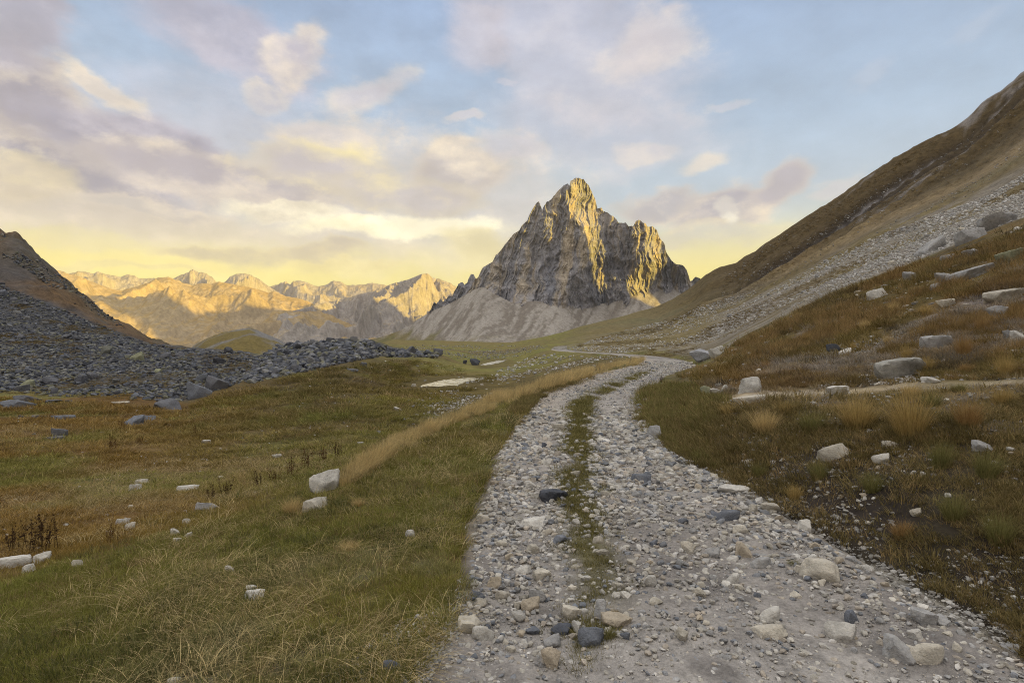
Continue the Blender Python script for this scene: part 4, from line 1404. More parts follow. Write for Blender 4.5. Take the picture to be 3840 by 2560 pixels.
DARKS = [
    (71, 1527, 104, 32, 'block', BL, 'veined dark boulder', 'dark veined boulder in rust grass at the left picture edge'),
    (102, 1505, 80, 27, 'block', SL, 'rear dark boulder', 'dark boulder behind the veined one at the left edge'),
    (204, 1510, 54, 11, 'slab', SL, 'thin dark plate', 'thin dark plate of slate in rust grass below the scree'),
    (258, 1510, 28, 11, 'slab', SL, 'small dark plate', 'small slate plate right of the thin dark plate'),
    (139, 1568, 36, 11, 'slab', BL, 'dark fin', 'dark fin of slate left of the long low one'),
    (238, 1570, 76, 14, 'slab', BL, 'long low slate', 'long low slate outcrop in the rust meadow'),
    (80, 1565, 18, 9, 'shard', SL, 'tiny slate tip', 'tiny slate tip leftmost in the row of three'),
    (222, 1640, 54, 34, 'slab', SL, 'leaning slate stack', 'light slate stack leaning to the right in the meadow'),
    (205, 1650, 64, 14, 'slab', SL, 'slate step', 'flat slate step in front of the leaning stack'),
    (505, 1594, 62, 38, 'shard', BL, 'fractured outcrop', 'dark fractured outcrop where rust and green grass meet'),
    (556, 1577, 52, 22, 'slab', BL, 'outcrop tail', 'dark layered rock at the right end of the fractured outcrop'),
    (452, 1514, 60, 7, 'slab', CR, 'pale flat slab', 'pale flat slab lying at the toe of the scree'),
    (629, 1535, 92, 36, 'shard', SL, 'jagged slate heap', 'jagged slate heap at the lower tip of the scree'),
    (740, 1492, 96, 46, 'slab', BL, 'steep slate slab', 'steep dark slate slab along the edge of the green mound'),
    (812, 1462, 84, 44, 'slab', SL, 'long tilted slate', 'long tilted slate slab above the steep dark one'),
    (517, 1350, 46, 28, 'block', LIC, 'lichen boulder', 'pale lichen-green boulder perched on the dark scree'),
    (398, 1324, 32, 29, 'block', (.20, .20, .17), 'mossy dark boulder', 'mossy dark boulder standing left above the lichen-green one'),
    (588, 1398, 30, 15, 'block', LIC, 'half-lit boulder', 'low boulder with a pale top, below the lichen-green one'),
    (184, 1437, 54, 26, 'block', SL, 'humped scree boulder', 'dark humped boulder near the toe of the scree'),
    (102, 1448, 56, 26, 'round', LIC, 'lichened scree boulder', 'greenish lichened boulder left of the dark humped one'),
    (85, 1466, 50, 20, 'slab', SL, 'grey toe slab', 'grey slab at the scree toe near the left edge'),
    (676, 1338, 34, 20, 'shard', SL, 'scree top fin', 'slate fin on the skyline of the scree below the green knoll'),
    (255, 1370, 30, 16, 'block', SL, 'grey scree block', 'grey block alone in the middle of the dark scree'),
]
SLOPE = [
    (3377, 1412, 168, 64, 'slab', (.36, .345, .31), 'table slab', 'long flat-topped table slab with a dark undercut side'),
    (3511, 1307, 110, 48, 'slab', GR, 'whale-back rock', 'whale-backed grey rock among rubble above the table slab'),
    (3141, 1479, 86, 34, 'shard', WH, 'white trail block', 'jagged white block beside the narrow footpath'),
    (2813, 1470, 92, 52, 'block', WH, 'white verge boulder', 'rounded white boulder at the left end of the footpath'),
    (2812, 1510, 118, 26, 'slab', CR, 'pale shelf', 'pale rock shelf in front of the rounded white boulder'),
    (2652, 1479, 42, 36, 'round', LIC, 'olive boulder', 'olive lichened boulder in the heath left of the white one'),
    (2683, 1476, 38, 22, 'shard', WH, 'crusty white stone', 'crusty white stone between the olive and the white boulder'),
    (2715, 1467, 28, 24, 'shard', WH, 'white spike', 'white spike of rock left of the rounded white boulder'),
    (3129, 1320, 52, 32, 'block', DK, 'dark slope boulder', 'dark square boulder at the edge of the rubble patch'),
    (3173, 1332, 44, 22, 'block', WH, 'white chip', 'white chip right of the dark square boulder'),
    (3288, 1117, 72, 32, 'round', WH, 'white dome', 'broad white dome of rock in straw-coloured grass'),
    (3415, 1049, 48, 36, 'round', GR, 'split grey boulder', 'grey boulder standing alone above the white dome'),
    (3543, 1060, 54, 44, 'round', GR, 'grey sentinel', 'large grey boulder at the lower end of the long slanting slab'),
    (3640, 1046, 160, 34, 'slab', GR, 'long slanting slab', 'long slanting grey slab running up the slope'),
    (3770, 1127, 140, 34, 'slab', CR, 'cream ledge', 'long cream ledge at the right picture edge'),
    (3745, 1192, 64, 44, 'block', GR, 'shaded boulder', 'grey boulder above a dark hollow at the right edge'),
    (3548, 1149, 60, 24, 'slab', CR, 'grassy flake', 'cream flake in rust grass left of the cream ledge'),
    (3500, 1088, 44, 20, 'block', GR, 'grey stub', 'grey stub of rock below the split of grassy ground'),
    (3556, 978, 56, 24, 'slab', GR, 'upper grey slab', 'grey slab below the pale crest outcrop'),
    (3640, 962, 52, 26, 'slab', GR, 'upper dark-edged slab', 'dark-edged slab right of the upper grey slab'),
    (3790, 976, 84, 38, 'slab', LIC, 'greenish slab', 'greenish slanting slab high at the right edge'),
    (3745, 850, 130, 52, 'slab', GR, 'crest outcrop', 'big pale outcrop along the crest at the right'),
    (3640, 905, 110, 48, 'slab', GR, 'lower crest outcrop', 'pale outcrop continuing down the crest from the big one'),
    (3490, 946, 106, 46, 'shard', GR, 'shadowed crest rock', 'grey crest rock with dark heath behind it'),
    (3490, 1434, 62, 22, 'block', WH, 'footpath stone', 'white stone at the upper edge of the footpath'),
    (3818, 1275, 52, 36, 'block', WH, 'edge boulder', 'white boulder cut by the right picture edge'),
    (3783, 1270, 34, 30, 'block', GR, 'grey edge stone', 'grey stone left of the white boulder at the edge'),
    (3125, 1720, 120, 46, 'round', CR, 'cream mound', 'cream mound of rock in grass above the track'),
    (3338, 1680, 54, 24, 'round', CR, 'pale cap', 'pale cap of rock left of the big rusty tussock'),
    (3304, 1734, 60, 30, 'block', WH, 'white bank stone', 'white stone in the grass below the pale cap'),
    (3683, 1689, 66, 32, 'block', GR, 'shaded stone', 'grey stone in the dark hollow under the tussocks'),
    (2804, 1743, 40, 16, 'slab', CR, 'low cream stone', 'low cream stone in green grass right of the track'),
    (3436, 1933, 38, 24, 'block', CR, 'bank stone', 'cream stone in the dark weeds of the right bank'),
    (2419, 1508, 21, 16, 'block', WH, 'white verge block', 'small white block on the green verge at the bend'),
    (2478, 1448, 32, 12, 'round', LIC, 'mossy cushion stone', 'mossy rounded stone under the dark bush at the bend'),
    (2577, 1408, 25, 12, 'block', WH, 'bend stone', 'white stone at the outer side of the bend'),
    (2640, 1353, 84, 50, 'shard', (.40, .40, .42), 'bend outcrop', 'crumbling bluish-white outcrop above the bend of the track'),
    (2690, 1335, 60, 36, 'slab', WH, 'smooth bend rock', 'smooth white rock at the right side of the bend outcrop'),
]
LAND = []                                            # landmarks: (photo x, photo y, short name)


def land_rocks(rows, name, cat, group, hero=True):
    for i, (sx, sy, w, h, kind, tint, short, label) in enumerate(rows):
        P = at(sx, sy)[0]
        if np.isnan(P[0]):
            print('no ground at', label)
            continue
        Y = P[1]
        me = HERO[kind][(i * 7 + len(label)) % 5]
        k_ = random.uniform(.92, 1.1)
        t = tuple(c * k_ for c in tint)
        tilt = random.uniform(-.45, .45) if group == G_DARK and kind != 'round' and h > 16 else -.12 if 'lean' in label or 'tilt' in label or 'slant' in label else 0.0
        o = put_rock(name, me, P, w / F * Y, h / F * Y, t, random.uniform(.6, .85), bury=.55, tilt=tilt, slope=.8 if group.startswith('rocks on the right') else .4)
        tag(o, label, cat, group)
        LAND.append((sx, sy, short))


# groups of the stones
G_TRACK, G_MEADOW, G_DARK, G_SLOPE = ('stones on the gravel track', 'pale stones in the left-hand meadow', 'slate blocks on and below the left-hand scree', 'rocks on the right-hand slope')
land_rocks(TRACK, 'stone', 'stone', G_TRACK)
land_rocks(MEADOW, 'meadow_stone', 'stone', G_MEADOW)
land_rocks(DARKS, 'slate_block', 'rock', G_DARK)
land_rocks(SLOPE, 'boulder', 'boulder', G_SLOPE)


# ---- the many lesser stones: each is placed at random and described by the nearest landmark stone
ORD = ['nearest', 'second', 'third', 'fourth', 'fifth', 'sixth', 'seventh', 'eighth', 'ninth', 'tenth', 'eleventh', 'twelfth', 'thirteenth', 'fourteenth']


def describe(items, noun):
    """items: (sx, sy, colour word, shape word); returns labels that single each one out"""
    L_ = LAND
    lx, ly = np.array([a[0] for a in L_]), np.array([a[1] for a in L_])
    bins = {}
    for n, (sx, sy, cw, sw) in enumerate(items):
        d = np.hypot(lx - sx, (ly - sy) * 1.3)
        k = int(d.argmin())
        dx, dy = sx - lx[k], (sy - ly[k]) * 1.3
        if abs(dx) > abs(dy):
            di = 'right of' if dx > 0 else 'left of'
        else:
            di = 'in front of' if dy > 0 else 'beyond'
        bins.setdefault((k, di, cw, sw), []).append((d[k], n))
    out = [None] * len(items)
    for (k, di, cw, sw), lst in bins.items():
        for i, (_, n) in enumerate(sorted(lst)):
            first = f'{cw} {sw} {noun} {di} the {L_[k][2]}'
            out[n] = first if len(lst) == 1 else f'{first}, {ORD[min(i, 13)]} of {len(lst)} such'
    return out


def cname(t):
    l = sum(t) / 3
    if l < .14:
        return 'dark'
    if t[2] > t[0] * 1.05:
        return 'bluish'
    if l > .48:
        return 'white'
    if t[0] > t[2] * 1.25:
        return 'tan' if l < .42 else 'cream'
    return 'grey'


SHAPE = {'block': 'blocky', 'round': 'rounded', 'slab': 'flat', 'shard': 'jagged'}
TAKEN = [(a[0], a[1], 40) for a in TRACK + MEADOW + DARKS + SLOPE]


def free_spot(sx, sy, w):
    for ax, ay, aw in TAKEN:
        if abs(ax - sx) < (aw + w) * .5 and abs(ay - sy) < (aw + w) * .28:
            return False
    return True


def lesser(n, sampler, sizes, tints, kinds, name, noun, cat, group, hw=(.45, .75), slope=.5):
    items, specs, tries = [], [], 0
    while len(items) < n and tries < n * 40:
        tries += 1
        sx, sy = sampler()
        P = at(sx, sy)[0]
        if np.isnan(P[0]):
            continue
        w = random.uniform(*sizes) if not callable(sizes) else sizes(sx, sy)
        if not free_spot(sx, sy, w):
            continue
        t = random.choice(tints)
        k_ = random.uniform(.82, 1.12)
        t = tuple(c * k_ for c in t)
        kd = random.choice(kinds)
        TAKEN.append((sx, sy, w))
        items.append((sx, sy, cname(t), SHAPE[kd]))
        specs.append((P, w, w * random.uniform(*hw) * (.7 if kd == 'slab' else 1), t, kd))
    labs = describe(items, noun)
    for (P, w, h, t, kd), lab in zip(specs, labs):
        Y = P[1]
        me = random.choice(ROCKS[kd])
        o = put_rock(name, me, P, w / F * Y, h / F * Y, t, random.uniform(.6, 1.0), rz=random.uniform(-3, 3) if kd != 'slab' else None, slope=slope)
        tag(o, lab, cat, group)
    print(group, len(items))


def road_sampler():
    while True:
        Y = math.exp(random.uniform(math.log(2.75), math.log(8.0)))
        i = int(np.argmin(np.abs(RC[:, 1] - Y) + (RC[:, 1] > 60) * 99))
        u = random.uniform(-.98, .98)
        x = RC[i, 0] + u * RC[i, 2]
        sx, sy = CX + F * x / Y, CY + F * CAMZ / Y
        if 0 < sx < 3840 and 1640 < sy < 2555 and (random.random() < .55 + .45 * (abs(u - .8) < .3) + .3 * (u < -.3)):
            return sx, sy


def poly_sampler(poly):
    p = np.array(poly, float)
    lo, hi = p.min(0), p.max(0)

    def f():
        while True:
            x, y = random.uniform(lo[0], hi[0]), random.uniform(lo[1], hi[1])
            if poly_in(np.array([x]), np.array([y]), poly)[0]:
                return x, y
    return f


P_SCREE = [(-60, 1070), (0, 1062), (178, 1140), (357, 1210), (536, 1282), (702, 1308), (928, 1324), (1000, 1350), (960, 1420), (744, 1485), (660, 1508), (500, 1500), (250, 1490), (0, 1472), (-60, 1470)]
P_MOR = [(930, 1440), (955, 1360), (1024, 1312), (1060, 1296), (1131, 1288), (1292, 1278), (1373, 1278), (1430, 1304), (1491, 1314), (1587, 1325), (1650, 1332), (1640, 1344), (1580, 1340), (1428, 1336), (1377, 1345), (1250, 1370), (1161, 1392), (1071, 1410)]
P_WSCREE = [(2600, 1300), (2730, 1262), (2960, 1155), (3131, 1085), (3332, 1012), (3476, 962), (3600, 905), (3840, 815), (3840, 655), (3706, 735), (3476, 820), (3303, 880), (3074, 990), (2873, 1100), (2650, 1230)]
P_LOWR = [(2060, 1310), (2150, 1300), (2300, 1250), (2500, 1200), (2650, 1140), (2830, 1090), (2900, 1130), (2730, 1240), (2600, 1320), (2560, 1365), (2480, 1338), (2390, 1328), (2300, 1322)]
P_HOLLOW = [(1480, 1570), (1560, 1500), (1700, 1450), (1850, 1400), (1950, 1350), (2080, 1330), (2300, 1334), (2400, 1345), (2330, 1372), (2100, 1400), (1950, 1440), (1850, 1480), (1700, 1540), (1560, 1600)]
P_NEARR = [(2560, 1420), (2640, 1350), (2800, 1270), (2960, 1190), (3131, 1110), (3332, 1030), (3476, 985), (3840, 850), (3840, 1420), (3476, 1430), (3131, 1460), (2740, 1480)]
P_RUB = [(3060, 1460), (3100, 1330), (3200, 1290), (3400, 1240), (3640, 1180), (3840, 1200), (3840, 1420), (3476, 1432)]
P_BANKR = [(2440, 1560), (2600, 1500), (2760, 1500), (3131, 1480), (3840, 1435), (3840, 2380), (3581, 2260), (3379, 2140), (3243, 2060), (3108, 2010), (2973, 1935), (2878, 1880), (2743, 1808), (2600, 1735), (2530, 1672)]
P_EDGE = [(2530, 1672), (2600, 1735), (2743, 1808), (2878, 1880), (2973, 1935), (3108, 2010), (3243, 2060), (3379, 2140), (3581, 2260), (3840, 2380), (3840, 2500), (3581, 2360), (3379, 2225), (3243, 2110), (3108, 2050), (2973, 1970), (2878, 1905), (2743, 1830), (2588, 1755)]
P_LGRASS = [(0, 2130), (400, 1985), (800, 1890), (1000, 1850), (1190, 1790), (1350, 1700), (1560, 1610), (1760, 1540), (1940, 1510), (1975, 1540), (1900, 1660), (1845, 1860), (1770, 2150), (1650, 2400), (1500, 2560), (0, 2560)]
P_MEAD = [(0, 1490), (480, 1520), (700, 1540), (800, 1490), (1000, 1440), (1250, 1380), (1430, 1350), (1600, 1350), (1800, 1400), (1880, 1420), (1700, 1500), (1400, 1680), (1150, 1800), (700, 1930), (300, 2030), (0, 2120)]

lesser(215, road_sampler, lambda sx, sy: random.uniform(.030, .075) * (sy - CY) * random.uniform(.6, 1.0), [CR, WH, CR, TAN, GR, CR, GR, CR, WH, BL], ('block', 'shard', 'block', 'slab'), 'stone', 'stone', 'stone', G_TRACK, (.36, .62))
lesser(46, poly_sampler(P_MEAD), lambda sx, sy: random.uniform(8, 13) + max(0, sy - 1700) * .02, [WH, CR, GR, WH], ('slab', 'block', 'round'), 'meadow_stone', 'stone', 'stone', G_MEADOW, (.35, .6))
lesser(120, poly_sampler(P_SCREE), lambda sx, sy: random.choice((14, 17, 20, 24, 30, 40)) * random.uniform(.85, 1.15) * (.7 if sy < 1250 else 1.0), [SL, SL, BL, (.22, .215, .205), (.10, .10, .11)], ('slab', 'shard', 'block'), 'slate_block', 'slate block', 'rock', G_DARK, (.4, .7))
lesser(70, poly_sampler(P_MOR), (20, 40), [SL, SL, BL, (.21, .21, .22), (.25, .245, .24)], ('slab', 'shard', 'block'), 'slate_block', 'slate block', 'rock', G_DARK, (.45, .8))
lesser(110, poly_sampler(P_NEARR), (11, 27), [CR, GR, WH, GR, TAN], ('slab', 'block', 'slab', 'round'), 'boulder', 'rock', 'boulder', G_SLOPE, (.35, .6), .8)
lesser(45, poly_sampler(P_BANKR), (12, 28), [CR, WH, GR, TAN], ('block', 'slab', 'round'), 'boulder', 'rock', 'boulder', G_SLOPE, (.4, .65), .8)
lesser(60, poly_sampler(P_HOLLOW), (9, 17), [WH, CR, GR], ('block', 'slab'), 'meadow_stone', 'stone', 'stone', G_MEADOW, (.4, .65))
lesser(40, poly_sampler(P_WSCREE), (14, 24), [WH, CR, GR], ('block', 'slab'), 'boulder', 'rock', 'boulder', G_SLOPE, (.4, .65), .8)

# ------------------------------------------------------------------ uncountable stuff: scattered with geometry nodes
def source(name, meshes):
    c = bpy.data.collections.new(name)
    for i, me in enumerate(meshes):
        c.objects.link(bpy.data.objects.new(f'{name}_{i:02d}', me))
    return c


def scatter_tree(coll):
    ng = bpy.data.node_groups.new('scatter_' + coll.name, 'GeometryNodeTree')
    ng.interface.new_socket('Geometry', in_out='INPUT', socket_type='NodeSocketGeometry')
    ng.interface.new_socket('Geometry', in_out='OUTPUT', socket_type='NodeSocketGeometry')
    N, L = ng.nodes, ng.links
    gi, go = N.new('NodeGroupInput'), N.new('NodeGroupOutput')
    ci = N.new('GeometryNodeCollectionInfo')
    ci.inputs['Collection'].default_value = coll
    ci.inputs['Separate Children'].default_value = True
    ci.inputs['Reset Children'].default_value = True

    def na(name, tp):
        a = N.new('GeometryNodeInputNamedAttribute')
        a.data_type = tp
        a.inputs['Name'].default_value = name
        return a.outputs['Attribute']
    ip = N.new('GeometryNodeInstanceOnPoints')
    L.new(gi.outputs[0], ip.inputs['Points'])
    L.new(ci.outputs[0], ip.inputs['Instance'])
    ip.inputs['Pick Instance'].default_value = True
    L.new(na('vi', 'INT'), ip.inputs['Instance Index'])
    er = N.new('FunctionNodeEulerToRotation')
    L.new(na('rot', 'FLOAT_VECTOR'), er.inputs[0])
    L.new(er.outputs[0], ip.inputs['Rotation'])
    L.new(na('scl', 'FLOAT_VECTOR'), ip.inputs['Scale'])
    L.new(ip.outputs[0], go.inputs[0])
    return ng


TREES = {}


def scatter(name, label, cat, coll, pts, scl, rot, tint, vi):
    n = len(pts)
    me = bpy.data.meshes.new(name)
    me.vertices.add(n)
    me.vertices.foreach_set('co', np.asarray(pts, np.float32).ravel())
    for an, av in (('scl', scl), ('rot', rot)):
        a = me.attributes.new(an, 'FLOAT_VECTOR', 'POINT')
        a.data.foreach_set('vector', np.asarray(av, np.float32).ravel())
    a = me.attributes.new('vi', 'INT', 'POINT')
    a.data.foreach_set('value', np.asarray(vi, np.int32))
    a = me.attributes.new('tint', 'FLOAT_COLOR', 'POINT')
    c4 = np.ones((n, 4), np.float32)
    c4[:, :3] = tint
    a.data.foreach_set('color', c4.ravel())
    o = bpy.data.objects.new(name, me)
    COL.objects.link(o)
    if coll.name not in TREES:
        TREES[coll.name] = scatter_tree(coll)
    md = o.modifiers.new('scatter', 'NODES')
    md.node_group = TREES[coll.name]
    tag(o, label, cat, kind='stuff')
    print(name, n)
    return o


C_ROCK = source('loose_stone', [m for k in KINDS for m in ROCKS[k][:5]])
SM = [rock_mesh('pebble', 2500 + j, 2, k) for k in ('block', 'shard') for j in range(6)]
C_PEB = source('pebble', SM)


# the same ground carries on outside the picture: margins for viewpoints a step away
X_BANK = [(3840, 1435), (4550, 1400), (4550, 2950), (3840, 2480)]
X_NEAR = [(3840, 850), (4550, 560), (4550, 1400), (3840, 1420)]
X_LAWN = [(-850, 2470), (0, 2130), (0, 2560), (1500, 2560), (1350, 3050), (-850, 3050)]
X_MEAD = [(-850, 1490), (0, 1490), (0, 2120), (-850, 2440)]
X_SCREE = [(-700, 900), (-60, 1070), (-60, 1470), (-700, 1475)]
X_WS = [(3840, 655), (4550, 420), (4550, 565), (3840, 815)]
X_HILL = [(3840, 300), (4300, 60), (4550, 420), (3840, 650)]
X_TRACK = [(1640, 2560), (3840, 2560), (4400, 3100), (1500, 3100)]


def both(poly, n, extra, m):
    return np.concatenate([sample_poly(poly, n), sample_poly(extra, m)])


def sample_poly(poly, n):
    p = np.array(poly, float)
    lo, hi = p.min(0), p.max(0)
    out = np.zeros((0, 2))
    while len(out) < n:
        q = rng.uniform(lo, hi, (n * 2, 2))
        out = np.concatenate([out, q[poly_in(q[:, 0], q[:, 1], poly)]])
    return out[:n]


def stones(name, label, cat, poly, n, size, tints, hw=(.4, .75), coll=None, keep=None, sink=.35, pts=None, extra=None, share=.4):
    coll = coll or C_ROCK
    q = (sample_poly(poly, n) if extra is None else both(poly, n, extra, int(n * share))) if pts is None else pts
    P = at(q[:, 0], q[:, 1])
    ok = ~np.isnan(P[:, 0])
    if keep is not None:
        ok &= keep(q[:, 0], q[:, 1], P)
    q, P = q[ok], P[ok]
    n = len(P)
    w = size(q, P) / F * P[:, 1]                          # width in metres
    s = np.stack([w / 2 * rng.uniform(.8, 1.2, n), w / 2 * rng.uniform(.7, 1.1, n), w / 2 * rng.uniform(*hw, n)], 1)
    rot = np.stack([rng.normal(0, .30, n), rng.normal(0, .30, n), rng.uniform(0, 6.28, n)], 1)
    P = P.copy()
    P[:, 2] += s[:, 2] * (1 - 2 * sink)
    t = np.array(tints)[rng.integers(0, len(tints), n)] * rng.uniform(.75, 1.2, (n, 1))
    return scatter(name, label, cat, coll, P, s, rot, t, rng.integers(0, len(coll.objects), n))


def heavy(lo, hi, p=3.0):
    return lambda q, P: lo + (hi - lo) * rng.random(len(q)) ** p


def clump(scale, thr, seed):
    return lambda sx, sy, P: fbm(P[:, 0] * scale, P[:, 1] * scale, 3, seed) > thr + rng.normal(0, .08, len(sx))


DS = [(.095, .10, .118), (.12, .126, .146), (.155, .162, .182), (.07, .074, .088), (.215, .21, .19), (.185, .18, .13)]
stones('scree', 'dark slate scree covering the foot of the left-hand hill', 'scree', P_SCREE, 21000, lambda q, P: (3.2 + 15 * rng.random(len(q)) ** 3.6) * np.interp(q[:, 1], [1060, 1250, 1400, 1500], [.55, .8, 1.1, 1.35]), DS, (.35, .7), keep=lambda sx, sy, P: (fbm(P[:, 0] * .10, P[:, 1] * .10, 4, 700) + .5 * np.interp(sy, [1060, 1250, 1400, 1460, 1500], [-.35, .05, .3, .2, -.2]) > -.16 + rng.normal(0, .12, len(sx))), extra=X_SCREE, share=.45)
stones('boulder_field', 'tumbled slate boulders along the low ridge in the valley', 'boulders', P_MOR, 1900, heavy(7, 30, 2.0), DS + [(.21, .21, .22)], (.45, .85))
LS = [(.50, .48, .45), (.44, .42, .39), (.56, .54, .52), (.36, .34, .32)]
stones('limestone_scree', 'white limestone scree spread below the brown hillside', 'scree', P_WSCREE, 15000, lambda q, P: (2.6 + 8 * rng.random(len(q)) ** 3.2) * np.interp(q[:, 0], [2600, 3200, 3840], [.8, 1.0, 1.35]), LS, (.35, .7), keep=clump(.05, -.22, 701), extra=X_WS, share=.5)
stones('hillside_stones', 'pale stones strewn over the lower slope above the track bend', 'stones', P_LOWR, 5200, heavy(2.6, 8.5, 2.4), LS + [(.3, .28, .25)], (.4, .75), keep=clump(.045, -.12, 703))
stones('plain_stones', 'dark and pale stones over the hummocks of the far plain', 'stones', [(1440, 1312), (1560, 1296), (1720, 1292), (1900, 1296), (2060, 1296), (2010, 1330), (1860, 1346), (1700, 1346), (1560, 1330)], 2600, heavy(2.4, 7, 2.4), [(.36, .34, .31), (.20, .19, .18), (.27, .25, .23)], (.4, .8), keep=clump(.05, .02, 704))
stones('hollow_stones', 'pale stones strewn over the grassy hollow left of the track', 'stones', P_HOLLOW, 3000, heavy(3.5, 11, 2.6), LS + [(.3, .28, .25)], (.35, .7), keep=clump(.13, .02, 705))
stones('rubble', 'grey rubble among tussocks above the footpath', 'rubble', P_RUB, 3600, heavy(5, 20, 2.2), LS + [(.3, .28, .25), (.25, .24, .23)], (.3, .6), keep=clump(.5, -.10, 707))
stones('slope_rubble', 'scattered small stones on the tussocky right-hand slope', 'stones', P_NEARR, 2600, heavy(3, 13, 2.4), LS + [(.3, .28, .25)], (.3, .6), keep=clump(.30, -.05, 709), extra=X_NEAR, share=.8)
stones('bank_rubble', 'small pale stones in the soil of the right-hand bank', 'stones', P_BANKR, 3400, heavy(3.5, 22, 3.4), [(.36, .34, .31), (.28, .265, .24), (.44, .42, .39), (.22, .20, .18)], (.35, .65), keep=clump(.9, -.12, 711), extra=X_BANK, share=1.0)
stones('edge_rubble', 'pale pebbles on the dark soil along the right edge of the track', 'stones', P_EDGE, 1300, heavy(4, 24, 3.6), [(.38, .36, .33), (.30, .28, .25), (.46, .44, .41), (.22, .20, .18)], (.35, .7), C_PEB)
stones('meadow_rubble', 'tiny pale stones dotted over the left-hand meadow', 'stones', P_MEAD, 380, heavy(4, 10, 2), LS, (.35, .6))


def gravel_pts(n, ylo, yhi, umax=1.0):
    Y = np.exp(rng.uniform(math.log(ylo), math.log(yhi), n))
    front = RC[:int(np.argmax(RC[:, 1] > 62))]
    i = np.clip(np.searchsorted(front[:, 1], Y), 0, len(front) - 1)
    u = rng.uniform(-umax, umax, n)
    x = front[i, 0] + u * front[i, 2]
    z = road_z(x, Y)
    return np.stack([x, Y, z], 1), u


def gravel(n, ylo, yhi, lo, hi, p, name, label, umax=1.0):
    P, u = gravel_pts(n, ylo, yhi, umax)
    d = fbm(P[:, 0] * 1.1, P[:, 1] * .6, 3, 721)
    keep = rng.random(n) < np.clip(.62 + 1.1 * d + .35 * (np.abs(u) > .72) + .2 * (np.abs(u + .1) < .18) - .10 * (np.abs(u - .45) < .18) - .08 * (np.abs(u + .6) < .15), .42, 1)
    if yhi < 20:                                     # thins out into the finer far gravel
        keep &= rng.random(n) < sstep(15, 8, P[:, 1])
    sc = np.interp(P[:, 1], [2.7, 2.93, 4.0, 5.46, 7, 14.6, 19.2, 26, 31], [.47, .48, .59, .66, .78, 1.77, 3.2, 5.55, 7.6])
    keep &= (rng.random(n) < .25) | (np.abs(P[:, 0] - sc) > .15) | (P[:, 1] < 4.0) | (P[:, 1] > 30)
    P, u = P[keep], u[keep]
    n = len(P)
    w = (lo + (hi - lo) * rng.random(n) ** p) / F * P[:, 1]
    s = np.stack([w / 2 * rng.uniform(.8, 1.25, n), w / 2 * rng.uniform(.7, 1.1, n), w / 2 * rng.uniform(.4, .8, n)], 1)
    P[:, 2] += s[:, 2] * rng.uniform(.1, .5, n)
    rot = np.stack([rng.normal(0, .3, n), rng.normal(0, .3, n), rng.uniform(0, 6.28, n)], 1)
    T = np.array([(.50, .465, .405), (.56, .53, .49), (.44, .385, .32), (.35, .34, .33), (.26, .265, .28), (.48, .45, .40), (.18, .19, .21)])
    t = T[rng.choice(len(T), n, p=[.24, .2, .16, .16, .1, .1, .04])] * rng.uniform(.75, 1.12, (n, 1))
    scatter(name, label, 'gravel', C_PEB, P, s, rot, t, rng.integers(0, len(SM), n))


gravel(78000, 1.5, 15.0, 3.0, 30, 5.6, 'gravel', 'loose pale gravel and pebbles on the near part of the track')
gravel(13000, 7.0, 45.0, 2.4, 10, 3.4, 'far_gravel', 'fine pale gravel on the far part of the track')
# spill of gravel on the trampled grass at the left edge
sp = sample_poly([(1180, 2560), (1500, 2330), (1690, 2260), (1800, 1930), (1880, 1740), (1900, 1700), (1820, 1950), (1760, 2300), (1640, 2560)], 3400)
stones('gravel_spill', 'thin gravel spilling over the trampled grass left of the track', 'gravel', None, 0, heavy(3, 20, 3.4), LS + [(.4, .35, .3), (.25, .26, .28)], (.35, .7), C_PEB, pts=sp)

# ------------------------------------------------------------------ plants
def grass_material():
    m, nt, b = node_mat('grass_blade')
    g = NT(nt)
    t = g.attr('tint', 'INSTANCER')
    bv = g.attr('bv', 'GEOMETRY', 'Fac')
    tip = g.attr('tip', 'GEOMETRY', 'Fac')
    colr = g.scale(t, g.rng(bv, 0, 1, .55, 1.55))
    dry = g.mix(.6, colr, (.36, .27, .13))
    colr = g.mix(g.math('MULTIPLY', g.rng(bv, .55, 1., 0, .75), 1.0), colr, dry)
    g.set(b.inputs['Base Color'], colr)
    b.inputs['Specular IOR Level'].default_value = .05
    b.inputs['Roughness'].default_value = .8
    tr = g.n('ShaderNodeBsdfTranslucent')
    g.set(tr.inputs['Color'], colr)
    mx = g.n('ShaderNodeMixShader')
    mx.inputs[0].default_value = .30
    out = [n for n in nt.nodes if n.type == 'OUTPUT_MATERIAL'][0]
    nt.links.new(b.outputs[0], mx.inputs[1])
    nt.links.new(tr.outputs[0], mx.inputs[2])
    nt.links.new(mx.outputs[0], out.inputs['Surface'])
    return m


M_GRASS = grass_material()


